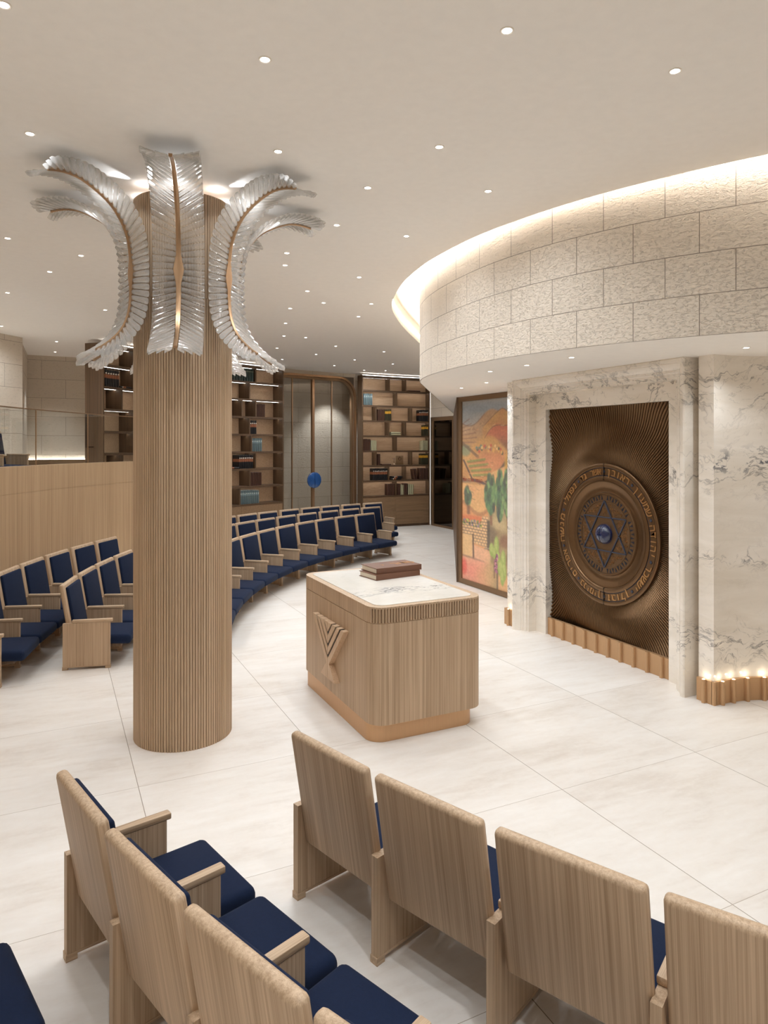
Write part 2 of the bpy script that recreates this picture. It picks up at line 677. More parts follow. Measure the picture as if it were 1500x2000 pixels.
# main ceiling with an opening that follows the bulkhead and widens to a light slot
op = [(BX+4.10*math.cos(D2R(a)), BY+4.10*math.sin(D2R(a))) for a in np.arange(270, 219, -1.5)]
op += smooth_curve([(BX+r*math.cos(D2R(a)), BY+r*math.sin(D2R(a))) for r, a in ((4.085, 217), (4.055, 213), (4.02, 206), (4.005, 198), (4.005, 190), (4.03, 182), (4.06, 174), (4.125, 165.5), (4.212, 157), (4.30, 150.5), (4.508, 140.1))]
                   + [(4.43, 8.86), (4.75, 9.39), (5.40, 10.33), (6.42, 11.66), (8.2, 13.95), (9.85, 16.1)], 6)
bm = bmesh.new()
outer = [(-6, -4), (-6, 21), (20, 21)]
poly = [(op[0][0], -4)] + outer + [tuple(q) for q in op[::-1]]
lo = [bm.verts.new((x, y, CEIL)) for x, y in poly]
es = [bm.edges.new((lo[i], lo[(i+1) % len(lo)])) for i in range(len(lo))]
bmesh.ops.triangle_fill(bm, use_beauty=True, use_dissolve=False, edges=es, normal=(0, 0, -1))
struct('ceiling', bm, plaster)
# fascia of the light slot, and its lid
bm = bmesh.new()
wallstrip(bm, op, CEIL, 4.64)
struct('trim_1', bm, cove_paint, 30)
bm = bmesh.new()
hi = [bm.verts.new((x, y, 4.63)) for x, y in resample(op, 140)]
dr = [bm.verts.new((x, y, 4.63)) for x, y in resample(drum_pts, 140)]
for i in range(139):
    bm.faces.new((hi[i], hi[i+1], dr[i+1], dr[i]))
struct('ceiling_slot', bm, cove_paint)
# the concealed led line in the slot, fixed to the fascia above ceiling level
bm = bmesh.new()
op_in = []
for k, (x, y) in enumerate(op):
    x0_, y0_ = op[max(k-1, 0)]
    x1_, y1_ = op[min(k+1, len(op)-1)]
    d_ = Vector((x1_-x0_, y1_-y0_)).normalized()
    op_in.append((x+d_.y*.012, y-d_.x*.012))
wallstrip(bm, op_in, 4.42, 4.45)
tag(obj('cove_light_strip', bm, led_cove), 'continuous warm light line hidden in the ceiling slot above curved stone bulkhead', 'light strip')

# curved back walls of stone
bm = bmesh.new()
sector(bm, 13.08, 13.3, 60, 126, 0, 4.6, 1.2, True)
struct('wall_back', bm, stone_wall, 30)
bm = bmesh.new()
sector(bm, 13.08, 13.3, 144.0, 185, 0, 4.6, 1.2, True)
p0, p1 = pol(13.08, 143.9), pol(13.3, 143.9)
struct('wall_gallery', bm, stone_wall, 30)
bm = bmesh.new()
wallstrip(bm, [(-.545, 14.34), (-.50, 17.0), (2.2, 17.0), (2.2, 16.2)], 0, 4.6)
struct('wall_recess', bm, stone_wall)
bm = bmesh.new()
wallstrip(bm, [tuple(pol(13.08, a)[:2]) for a in np.linspace(144.2, 137.35, 8)], 0, 4.6, 1.3)
struct('wall_pier', bm, stone_wall, 30)
# walls out of sight behind the camera and to its left
bm = bmesh.new()
sector(bm, 13.08, 13.3, 185, 262, 0, 4.6, 2, True)
struct('wall_front', bm, stone_wall, 30)
# stone wall around the arched door
DW = 12.22

# ------------------------------------------------------------------ downlights
dl_mesh = {}


def downlight(x, y, z, label, group, power, size=1.0, cone=140):
    root = thing('downlight', label, 'downlight', (x, y, z), 0, group)
    if not dl_mesh:
        b = lathe(bmesh.new(), [(.024, -.003), (.030, -.005), (.034, -.002), (.034, .004), (.024, .004), (.024, -.003)], 24)
        o1 = obj('trim_ring', b, cove_paint, root, 40)
        b = lathe(bmesh.new(), [(0, -.0045), (.018, -.004), (.0245, -.001), (.0245, .003), (0, .003)], 24)
        o2 = obj('lens', b, lens_m, root, 40)
        dl_mesh['r'], dl_mesh['l'] = o1.data, o2.data
    else:
        for n, k in (('trim_ring', 'r'), ('lens', 'l')):
            q = bpy.data.objects.new(n, dl_mesh[k])
            COL.objects.link(q)
            q.parent = root
    light('down_spot', 'SPOT', (0, 0, -.012), power, WARM, root, spot_size=D2R(cone), spot_blend=.75, shadow_soft_size=.03)
    return root


DLP = 36
lights_main = [
    # (x, y, label)
    (-.20, 3.54, 'ceiling downlight cut by the photo\'s top left corner'),
    (1.97, 2.70, 'ceiling downlight nearest the top edge, between two others above the foreground chairs'),
    (.99, 3.45, 'ceiling downlight at upper left, first one in front of the fluted column'),
    (2.99, 2.60, 'rightmost downlight of the main ceiling, above the near end of the stone bulkhead'),
    (-.13, 4.93, 'ceiling downlight left of the column, just above its largest left glass frond'),
    (1.38, 4.49, 'ceiling downlight right of the column top, level with the front frond tip'),
    (2.33, 3.95, 'ceiling downlight in mid ceiling, right of the one beside the front frond tip'),
    (2.20, 4.82, 'ceiling downlight right of the column, above the right front frond tip by some way'),
    (3.08, 4.47, 'ceiling downlight closest to the bright upper edge of the stone bulkhead'),
    (2.32, 5.76, 'ceiling downlight just right of the tip of the right rear frond'),
    (3.04, 5.77, 'ceiling downlight between right rear frond and bulkhead edge'),
    (-.39, 7.51, 'ceiling downlight at the left photo edge below the rear left frond'),
    (.27, 7.86, 'ceiling downlight framed by the two left fronds, the upper one of a pair'),
    (2.19, 6.82, 'ceiling downlight directly under the right rear frond, upper of two close together'),
    (2.32, 7.29, 'ceiling downlight directly under the right rear frond, lower of two close together'),
    (-.03, 8.75, 'ceiling downlight framed by the two left fronds, the lower one of a pair'),
    (3.28, 7.43, 'ceiling downlight midway between the right fronds and the glowing slot'),
    (2.97, 8.39, 'ceiling downlight lower left of the one midway to the glowing slot'),
    (-.53, 10.19, 'lower ceiling downlight at the left photo edge, above the gallery'),
    (3.42, 8.98, 'ceiling downlight level with the foremost point of the glowing slot, further left'),
    (.70, 10.86, 'ceiling downlight right beside the left frond\'s inner curve'),
    (3.12, 9.56, 'ceiling downlight right of the right front frond\'s lower curve'),
    (4.05, 8.75, 'ceiling downlight nearest the foremost point of the glowing slot'),
    (.07, 14.57, 'nearer of two ceiling downlights over the gallery\'s back wall'),
    (.05, 16.20, 'farther of two ceiling downlights over the gallery\'s back wall'),
    (3.43, 10.75, 'ceiling downlight in the right background, upper of two in line by the frond'),
    (3.80, 12.01, 'ceiling downlight in the right background, lower of two in line by the frond'),
    (4.27, 9.70, 'background ceiling downlight left of the slot\'s lower end'),
    (5.13, 12.79, 'background ceiling downlight straight above the round blue door handle, right of centre'),
    (4.22, 12.01, 'background ceiling downlight straight above the arched door\'s left leaf'),
    (4.15, 13.58, 'background ceiling downlight above the right end of the middle bookcase'),
    (5.20, 14.12, 'background ceiling downlight above the centre bar of the arched door'),
    (6.35, 14.65, 'background ceiling downlight above the arched door\'s right frame'),
    (6.36, 13.10, 'background ceiling downlight close to the bulkhead\'s left silhouette'),
    (4.80, 15.30, 'ceiling downlight close in front of the middle bookcase\'s top right corner'),
    (6.34, 15.90, 'ceiling downlight close in front of the arched door\'s right half'),
    (7.51, 14.97, 'ceiling downlight above the right bookcase, farther right of two'),
    (8.00, 16.38, 'ceiling downlight close in front of the right bookcase\'s middle'),
    (-.77, 13.09, 'ceiling downlight at left photo edge above the gallery pier'),
    (7.45, 16.55, 'ceiling downlight close in front of the right bookcase\'s top left corner'),
]
for x, y, lb in lights_main:
    gal = 'gallery\'s back' in lb
    downlight(x, y, CEIL, lb, 'main ceiling downlights', 95 if gal else 70 if 'pier' in lb else DLP*(1.25 if math.hypot(x-2.5, y-4.8) > 4.2 else .92), cone=74 if gal else 162)
soffit_l = [(5.16, 3.77, 'rightmost soffit downlight, in front of the curved marble wall'),
            (4.29, 4.89, 'soffit downlight over the right half of the marble portal'),
            (4.30, 5.56, 'soffit downlight over the left corner of the marble portal'),
            (4.30, 6.20, 'soffit downlight left of the portal, the upper of two near each other'),
            (5.02, 7.32, 'soffit downlight left of the portal, the lower of two near each other'),
            (5.18, 8.17, 'leftmost soffit downlight, above the framed landscape')]
for x, y, lb in soffit_l:
    downlight(x, y, SOF, lb, 'soffit downlights', 22, cone=140)
# unseen spots added overhead and behind the viewpoint for ambient light, no fittings
for x, y in ((1.0, .3), (2.4, .9), (3.9, .8), (-1.9, 6.2), (-2.2, 9.0), (1.6, -1.6), (3.6, -1.6)):
    light('down_spot', 'SPOT', (x, y, CEIL-.02), DLP, WARM, None, spot_size=D2R(150), spot_blend=1.0, shadow_soft_size=.03)
for x, y in ((-1.3, -.9), (.1, -1.5), (-2.4, 1.6), (-3.4, 4.2), (.1, .9), (1.4, .9), (-1.15, 12.75), (-2.6, 11.0)):
    light('down_spot', 'SPOT', (x, y, CEIL-.02), 105, WARM, None, spot_size=D2R(100), spot_blend=1.0, shadow_soft_size=.03)  # narrow unseen spots added to bounce light up and brighten the gallery

# ------------------------------------------------------------------ fluted column with glass fronds
KX, KY, KR = .947, 5.64, .380
col_root = thing('column', 'round column clad in fluted light oak slats from floor to ceiling', 'column', (KX, KY, 0))


def fluted(z0, z1, n, ph, R=KR, d=.010):
    b = bmesh.new()
    P = []
    for i in range(n):
        for fr, r in ((.0, R-d), (.10, R-d), (.20, R-.001), (.45, R), (.70, R), (.95, R-.001)):
            a = 2*PI*(i+fr+ph)/n
            P.append((r*math.cos(a), r*math.sin(a)))
    prism(b, P, z0, z1)
    return b


obj('lower_slats', fluted(0.0, 3.42, 112, 0), oak, col_root)
obj('upper_slats', fluted(3.4215, 4.215, 112, .5), oak, col_root)

PROF = [(1.12, 4.165), (1.06, 4.19), (.96, 4.205), (.86, 4.195), (.745, 4.15), (.625, 4.075), (.54, 3.975), (.487, 3.865), (.465, 3.75), (.458, 3.64),
        (.458, 3.52), (.463, 3.375), (.49, 3.25), (.55, 3.14), (.655, 3.04), (.79, 2.955)]


def spline(P, n):
    P = [Vector((p[0], p[1])) for p in P]
    out = []
    segs = len(P)-1
    for i in range(n+1):
        t = i/n*segs
        k = min(int(t), segs-1)
        u = t-k
        p0, p1, p2, p3 = P[max(k-1, 0)], P[k], P[k+1], P[min(k+2, segs)]
        out.append(.5*((2*p1)+(p2-p0)*u+(2*p0-5*p1+4*p2-p3)*u*u+(3*p1-p0-3*p2+p3)*u**3))
    return out


FINE = spline(PROF, 240)
SL = [0.0]
for a, b in zip(FINE[:-1], FINE[1:]):
    SL.append(SL[-1]+(b-a).length)
TOT = SL[-1]


def at_s(s):
    """point, tangent, outward normal in the (rho, z) plane; extrapolates past both ends"""
    if s <= 0:
        T = (FINE[1]-FINE[0]).normalized()
        p = FINE[0]+T*s
    elif s >= TOT:
        T = (FINE[-1]-FINE[-2]).normalized()
        p = FINE[-1]+T*(s-TOT)
    else:
        k = max(0, min(len(SL)-2, int(np.searchsorted(SL, s))-1))
        u = (s-SL[k])/(SL[k+1]-SL[k])
        p = FINE[k].lerp(FINE[k+1], u)
        a, b = FINE[max(k-2, 0)], FINE[min(k+3, len(FINE)-1)]
        T = (b-a).normalized()
    N = Vector((-T.y, T.x))
    return p, T, N


smid = min(range(len(FINE)), key=lambda i: abs(FINE[i].y-3.60))
SMID = SL[smid]


def side_sign():
    p, T, N = at_s(SMID)
    return 1 if N.x > 0 else -1


NS = side_sign()


def frond_point(s, off, nrm):
    p, T, N = at_s(s)
    return Vector((p.x+N.x*NS*nrm, off, p.y+N.y*NS*nrm))


HALF = .185


def wing(side):
    b = bmesh.new()
    nb = 42
    for i in range(nb):
        s0 = .03+(TOT-.05)*(i+.5)/nb
        k = max(-1.0, min(1.0, (s0-SMID)/.55))
        slant = .13*k
        pitch = (TOT-.05)/nb
        rings = []
        fm = 1.0
        if s0+slant > TOT-.005:
            fm = max(.2, (TOT-.005-s0)/slant)
        if s0+slant < -.005:
            fm = max(.2, (-.005-s0)/slant)
        for f, hw, th in ((.0, .40, .006), (.25, .46, .009), (.6, .52, .012), (.88, .56, .019), (1.0, .50, .021)):
            f *= fm
            s = s0+slant*f
            off = side*(.018+(HALF-.018)*f)
            w = pitch*hw
            lift = -.022*f+.006*math.sin(f*PI)
            ring = []
            for ds, dn in ((-w, -.6*th), (-w*.6, th*.5), (0, th), (w*.6, th*.5), (w, -.6*th), (0, -th)):
                ring.append(b.verts.new(frond_point(s+ds, off, lift+dn)))
            rings.append(ring)
        for A, B in zip(rings[:-1], rings[1:]):
            for q in range(6):
                b.faces.new((A[q], A[(q+1) % 6], B[(q+1) % 6], B[q]))
        b.faces.new(rings[0][::-1])
        b.faces.new(rings[-1])
    return b


def spine():
    b = bmesh.new()
    n = 90
    rings = []
    for i in range(n+1):
        s = .05+(TOT-.12)*i/n
        w = .0145+.020*max(0.0, 1-abs(s-SMID)/.11)+.004*max(0.0, 1-abs(s-SMID)/.45)
        if s > TOT-.3 or s < .3:
            w *= .85
        rings.append([b.verts.new(frond_point(s, o_, d_)) for o_, d_ in ((-w, -.012), (-w, .006), (0, .012), (w, .006), (w, -.012))])
    for A, B in zip(rings[:-1], rings[1:]):
        for q in range(5):
            b.faces.new((A[q], A[(q+1) % 5], B[(q+1) % 5], B[q]))
    b.faces.new(rings[0][::-1]); b.faces.new(rings[-1])
    return b


FW = Vector((math.sin(TH), math.cos(TH)))
RW = Vector((math.cos(TH), -math.sin(TH)))
frond_lab = ['ribbed glass palm frond on the front of the column, facing the viewer',
             'large ribbed glass frond at the front right of the column',
             'ribbed glass frond behind the large right one, tip drooping right of the column',
             'ribbed glass frond behind the column, only its small tips showing at right',
             'ribbed glass frond hidden at the back of the column, left side',
             'smaller looking ribbed glass frond at the left rear, tip below the large left one',
             'large ribbed glass frond at the front left of the column']
proto = None
for k in range(7):
    al = D2R(12+360/7*k)
    d = -FW*math.cos(al)+RW*math.sin(al)
    rz = math.atan2(d.y, d.x)
    if proto is None:
        proto = thing('palm_frond', frond_lab[k], 'wall light', (KX, KY, 0), rz, 'glass fronds on the column')
        obj('glass_wing', wing(1), cast_glass, proto, 35)
        obj('glass_wing', wing(-1), cast_glass, proto, 35)
        obj('spine', spine(), bronze_spine, proto, 40)
        b = bmesh.new()
        box(b, KR-.012, .455, -.012, .012, 3.57, 3.63)
        obj('bracket', b, bronze_spine, proto)
    else:
        dup(proto, (KX, KY, 0), rz, frond_lab[k])
    # a small lamp on top of the column behind each frond
    light('column_uplight', 'POINT', (KX+d.x*.34, KY+d.y*.34, 4.262), .45, WARM, None, shadow_soft_size=.02)
    fan = light('column_fan_light', 'SPOT', (KX+d.x*.40, KY+d.y*.40, 4.262), 9, WARM, None, spot_size=D2R(46), spot_blend=.5, shadow_soft_size=.012)
    fan.rotation_euler = Vector((d.x, d.y, .04)).to_track_quat('-Z', 'Y').to_euler()
    light('column_downlight', 'SPOT', (KX+d.x*.62, KY+d.y*.62, 4.28), 6, WARM, None, spot_size=D2R(110), spot_blend=.6, shadow_soft_size=.03)

# ------------------------------------------------------------------ lectern (reading table)
LX0, LX1, LY0, LY1, LH = 2.20, 3.225, 4.725, 6.36, 1.05
lec = thing('lectern', 'large oak reading table with marble top and menorah emblem in the hall centre', 'lectern', ((LX0+LX1)/2, (LY0+LY1)/2, 0))
hx, hy = (LX1-LX0)/2, (LY1-LY0)/2


def rrect(hx, hy, r, n=10, cx=0, cy=0):
    P = []
    for sx, sy, a0 in ((1, 1, 0), (-1, 1, 90), (-1, -1, 180), (1, -1, 270)):
        for i in range(n+1):
            a = D2R(a0+90*i/n)
            P.append((cx+sx*(hx-r)+r*math.cos(a), cy+sy*(hy-r)+r*math.sin(a)))
    return P


b = bmesh.new()
prism(b, rrect(hx-.035, hy-.035, .13, 10, -.03, 0), 0, .145)
obj('plinth', b, bronze_lectern, lec, 30)
b = bmesh.new()
prism(b, rrect(hx, hy, .135), .14, .922)
obj('body', b, oak, lec, 30)
per = rrect(hx, hy, .135, 14)
dens = []
for (ax, ay), (bx, by) in zip(per, per[1:]+per[:1]):
    n = max(1, int(math.hypot(bx-ax, by-ay)/.004))
    dens += [(ax+(bx-ax)*i/n, ay+(by-ay)*i/n) for i in range(n)]


def rim_normal(x, y):
    cxn, cyn = max(-hx+.136, min(hx-.136, x)), max(-hy+.136, min(hy-.136, y))
    v = Vector((x-cxn, y-cyn))
    return v.normalized()


def in_reeds(x, y):
    return y < -hy+.13 and x > -hx+.012


b = bmesh.new()
prism(b, rrect(hx-.006, hy-.006, .13), .922, .928)
prism(b, rrect(hx, hy, .135), 1.036, LH)
P = []
for x, y in dens:
    nv = rim_normal(x, y)
    k = .014 if in_reeds(x, y) else 0.0
    P.append((x-nv.x*k, y-nv.y*k))
prism(b, P, .928, 1.036)
obj('rim', b, oak, lec, 30)
b = bmesh.new()      # reeded band round the short near side and its corners
acc, lastp = 0.0, dens[-1]
for x, y in dens:
    acc += math.hypot(x-lastp[0], y-lastp[1])
    lastp = (x, y)
    if acc >= .0215:
        acc = 0
        if in_reeds(x, y):
            nv = rim_normal(x, y)
            nx, ny = nv.x, nv.y
            tx_, ty_ = -ny, nx
            P = [(x+tx_*u+nx*h, y+ty_*u+ny*h) for u, h in ((-.0082, -.015), (-.0076, -.001), (0, .002), (.0076, -.001), (.0082, -.015))]
            prism(b, P, .928, 1.036)
obj('reeded_band', b, oak, lec)
b = bmesh.new()
prism(b, rrect(hx-.062, hy-.062, .085), LH-.002, LH+.004)
obj('marble_top', b, marble_top, lec, 30)
# menorah emblem of oak bars on the left side: u along -y (image right), v up
men = bmesh.new()


def slab(pts, d0=.0, d1=.048):
    lo_ = [men.verts.new((-hx-d0+.003, -u, v)) for u, v in pts]
    hi_ = [men.verts.new((-hx-d1, -u, v)) for u, v in pts]
    n = len(pts)
    for i in range(n):
        men.faces.new((lo_[i], lo_[(i+1) % n], hi_[(i+1) % n], hi_[i]))
    men.faces.new(lo_); men.faces.new(hi_[::-1])


u_c = -.016
TOPV = .765
for sg in (1, -1):
    g = .003*sg
    for t0, t1, v_out, v_in in ((.303, .369, .374, .449), (.207, .270, .482, .542), (.108, .182, .580, .645)):
        slab([(u_c+g, v_out), (u_c+sg*t1, TOPV), (u_c+sg*t0, TOPV), (u_c+g, v_in)])
    slab([(u_c+g, TOPV), (u_c+g, .682), (u_c+sg*.082, TOPV)])
    slab([(u_c+g, .373), (u_c+g, .276), (u_c+sg*.165, .276), (u_c+sg*.031, .407)])
emb = obj('menorah_emblem', men, wood('pale_oak', srgb(190, 160, 128), srgb(218, 190, 160), 'z'), lec)
men = bmesh.new()
slab([(u_c-.33, TOPV-.006), (u_c, .435), (u_c+.33, TOPV-.006)], -.002, .040)
obj('emblem_gap_fill', men, blackish, emb)  # black fill, puts the dark of the deep gaps between bars into colour


def book(name, label, w, d, h, loc, rz, cover, title=None):
    r = thing(name, label, 'book', loc, rz)
    b = bmesh.new()
    t = .005
    box(b, -w/2, w/2, -d/2, d/2, 0, t)
    box(b, -w/2, w/2, -d/2, d/2, h-t, h)
    box(b, -w/2, w/2, -d/2, -d/2+t, t, h-t)
    obj('cover', b, cover, r)
    b = bmesh.new()
    box(b, -w/2+.008, w/2-.008, -d/2+t, d/2-.008, t, h-t)
    obj('pages', b, paper, r)
    if title:
        for tx0, ty0, s, txt in title:
            cu = bpy.data.curves.new('title', 'FONT')
            cu.body = txt
            cu.size = s
            cu.align_x = 'CENTER'; cu.align_y = 'CENTER'
            cu.extrude = .0008
            q = bpy.data.objects.new('title', cu)
            COL.objects.link(q)
            q.parent = r
            q.location = (tx0, ty0, h+.0004)
            q.rotation_euler = (0, 0, 0)
            cu.materials.append(gold)
    return r


book('prayer_book', 'brown leather book with cream pages, the lower of two on the marble top', .50, .30, .050, (2.905, 5.86, LH+.0045), D2R(8), leather)
book('prayer_book', 'brown leather book with gold title, lying on top of another book', .50, .30, .052, (2.935, 5.885, LH+.0555), D2R(5), leather,
     [(.13, 0, .13, '\u05e8\u05d5\u05d3\u05e1'), (-.10, 0, .06, '\u05db')])

# ------------------------------------------------------------------ chairs


def chair_parts(root, end=True):
    b = rbox(-.281, .281, -.026, .026, -.30, .30, .021, 3)
    M = Matrix.Translation((0, .024, .572)) @ Matrix.Rotation(D2R(9.6), 4, 'X')
    obj('back_shell', b, oak, root, 40).matrix_local = M
    b = rbox(-.238, .238, .018, .056, -.245, .258, .017, 3)
    obj('back_cushion', b, navy, root, 50).matrix_local = M
    # seat cushion, a little wider in front of the side panels
    b = rbox(-.252, .252, .075, .655, .235, .338, .036, 4)
    for v in b.verts:
        if v.co.y > .40:
            v.co.x *= 1.08
        v.co.z += (v.co.y-.3)*-.03
    obj('seat_cushion', b, navy, root, 50)
    b = rbox(-.24, .24, .20, .56, .200, .236, .006, 1)
    obj('seat_base', b, walnut_v, root)
    side_panel(root, 1)
    if end:
        side_panel(root, -1)


def side_panel(root, sg):
    b = bmesh.new()
    x0, th = .2975, .0195

    def X(y, s): return sg*(x0-.032*y)+s*th
    pts = [(0, .018), (.035, .018), (.045, .028), (.41, .028), (.42, .018), (.455, .018), (.455, .476), (.0, .476)]
    A = [b.verts.new((X(y, -1), y, z)) for y, z in pts]
    B = [b.verts.new((X(y, 1), y, z)) for y, z in pts]
    n = len(pts)
    for i in range(n):
        b.faces.new((A[i], A[(i+1) % n], B[(i+1) % n], B[i]))
    b.faces.new(A[::-1]); b.faces.new(B)
    pn = obj('side_panel', b, oak, root)
    b = rbox(-.024, .024, .088, .478, .4765, .508, .007, 2)
    for v in b.verts:
        v.co.x += sg*(x0-.032*v.co.y)
    obj('armrest', b, oak_h, root, 40)
    b = bmesh.new()
    for y0, y1 in ((-.004, .045), (.41, .459)):
        box(b, -.0225, .0225, y0, y1, 0, .034)
    box(b, -.0215, .0215, .045, .41, .024, .036)
    for v in b.verts:
        v.co.x += sg*(x0-.032*v.co.y)
    obj('foot_rail', b, oak_h, pn)


proto_c = thing('auditorium_chair', '', 'chair')
chair_parts(proto_c, False)
proto_e = thing('auditorium_chair', '', 'chair')
chair_parts(proto_e, True)
used = {}


def chair(r, a, label, group, sx=1.0, end=False, z=0.0):
    p = pol(r, a, z)
    rz = D2R(a+90)
    src = proto_e if end else proto_c
    if src not in used:
        used[src] = 1
        src.location = p
        src.rotation_euler = (0, 0, rz)
        src['label'] = label
        src['group'] = group
        o = src
    else:
        o = dup(src, p, rz, label, group)
    o.scale = (sx, 1, 1)
    return o


R1, R2, R3 = 8.285, 9.30, 10.215
for i, a in enumerate((-165.25, -161.5, -157.85, -154.2)):
    chair(R2, a, f'oak chair seen from behind, {["farthest", "second farthest", "third farthest", "nearest"][i]} of row at lower left',
          'foreground chairs, left row', .985, i == 0)
for i, a in enumerate((-163.0, -158.75, -154.5, -150.3)):
    chair(R1, a, f'oak chair seen from behind, {["farthest", "second farthest", "third farthest", "nearest"][i]} of row at lower right',
          'foreground chairs, right row', 1.0, i == 0)
chair(R3, -164.35, 'navy chair seat poking into the bottom left corner', 'chairs in the corner row', 1.0, True)
for i, a in enumerate((164.05, 160.25, 156.4, 152.55)):
    chair(R2, a, ['navy and oak aisle chair with full oak end panel, left of the column',
                  'navy and oak chair next to the aisle chair left of the column',
                  'navy and oak chair third from the aisle, left of the column',
                  'navy and oak chair half hidden behind the left edge of the column'][i], 'front row left of the column', .985)
b_end = proto_c
# the aisle chair carries its end panel on the increasing-angle side already; close the other end of the block
for i, a in enumerate((148.8, 145.1)):
    chair(R2, a, 'navy and oak chair behind the column, hidden from view', 'front row left of the column', .985, i == 1)
for i, a in enumerate((166.6, 163.1, 159.6, 156.1, 152.4, 148.6, 145.0)):
    lab = ['navy chair of the wall row beyond the left photo edge', 'navy chair of the wall row cut by left photo edge, arm showing',
           'leftmost whole navy chair along the oak parapet wall', 'second navy chair along the oak parapet wall from the left',
           'third navy chair along the oak parapet wall from the left', 'fourth navy chair along the oak parapet wall, partly behind the aisle row',
           'last navy chair at the right end of the row along the oak parapet wall'][i]
    chair(R3, a, lab, 'row along the parapet wall', 1.03, i == 6)
nums = ['rightmost', 'second from right', 'third from right', 'fourth from right', 'fifth from right', 'sixth from right', 'seventh from right',
        'eighth from right', 'ninth from right', 'tenth from right, behind column', 'eleventh from right, behind column', 'twelfth from right, behind column']
for i, a in enumerate((112.75, 117.05, 121.5, 125.8, 130.35, 134.85, 139.2, 143.6, 148.0, 152.4, 156.8, 161.2)):
    chair(R1, a, f'navy and oak chair, {nums[i]} in front curved row', 'front curved row', 1.06, i == 0)
for i, a in enumerate((105.3, 109.25, 113.2, 117.3, 121.25, 125.2, 129.0, 132.8)):
    chair(R2, a, f'navy and oak chair, {nums[i]} in middle curved row', 'middle curved row', 1.05, i == 0)
for i, a in enumerate((100.75, 104.5, 108.1, 111.5, 115.1, 118.8, 122.25, 125.8)):
    chair(R3, a, f'navy and oak chair, {nums[i]} in back curved row before bookcases', 'back curved row', 1.05, i == 0)
GF = 1.66
for i, a in enumerate((145.8, 148.8)):
    chair(12.1, a, ['navy chair up in the gallery behind the glass, at left photo edge', 'navy gallery chair just outside the left photo edge'][i], 'gallery chairs', 1.0, i == 0, GF)

# ------------------------------------------------------------------ parapet wall, gallery and balustrade
PR = 10.72
bm = bmesh.new()
sector(bm, PR, PR+.12, 129, 186, 0, 1.655, 1.0)
sector(bm, PR, PR+.12, 129, 186, 1.660, 2.02, 1.0)
sector(bm, PR+.004, PR+.12, 129, 186, 1.654, 1.661, 1.0)
struct('wall_parapet', bm, oak_panel, 30)
bm = bmesh.new()
sector(bm, PR+.12, 11.9, 129.0, 129.6, 0, 2.02)
struct('wall_parapet_return', bm, oak_panel, 30)
bm = bmesh.new()
sector(bm, PR+.12, 13.07, 134.9, 186, GF-.15, GF, 1.2)
box(bm, -.5, 1.0, 14.9, 17.0, GF-.15, GF)
struct('floor_gallery', bm, floor_m)
bal = thing('glass_balustrade', 'curved clear glass balustrade on top of the oak parapet wall', 'balustrade', (0, 0, 0))
ga = [129.2, 143.0, 149.95, 161.5, 173.5, 185.5]
for a0, a1 in zip(ga[:-1], ga[1:]):
    b = bmesh.new()
    sector(b, PR+.055, PR+.067, a0+.05, a1-.05, 1.985, 2.80, .8)
    obj('glass_panel', b, clear_pane, bal, 30)
b = bmesh.new()
sector(b, PR+.050, PR+.072, 129.2, 185.5, 2.80, 2.815, .8)
obj('top_rail', b, bronze_dark, bal, 30)
for a in ga[1:3]:
    b = bmesh.new()
    sector(b, PR+.054, PR+.068, a-.03, a+.03, 2.0, 2.80)
    obj('panel_joint', b, bronze_spine, bal)
# gallery recess: oak base with light line
bm = bmesh.new()
box(bm, -.53, 1.9, 16.93, 16.99, GF, 1.985)
struct('baseboard_recess', bm, cabinet_w)
bm = bmesh.new()
box(bm, -.50, 1.85, 16.945, 16.975, 1.986, 1.998)
tag(obj('base_light_strip', bm, led), 'warm light line on top of the gallery baseboard', 'light strip')

# ------------------------------------------------------------------ bookcases
LEV = [.88, 1.31, 1.73, 2.14, 2.56, 2.98, 3.40, 3.82, 4.19]
BR0, BR1 = 11.75, 12.17


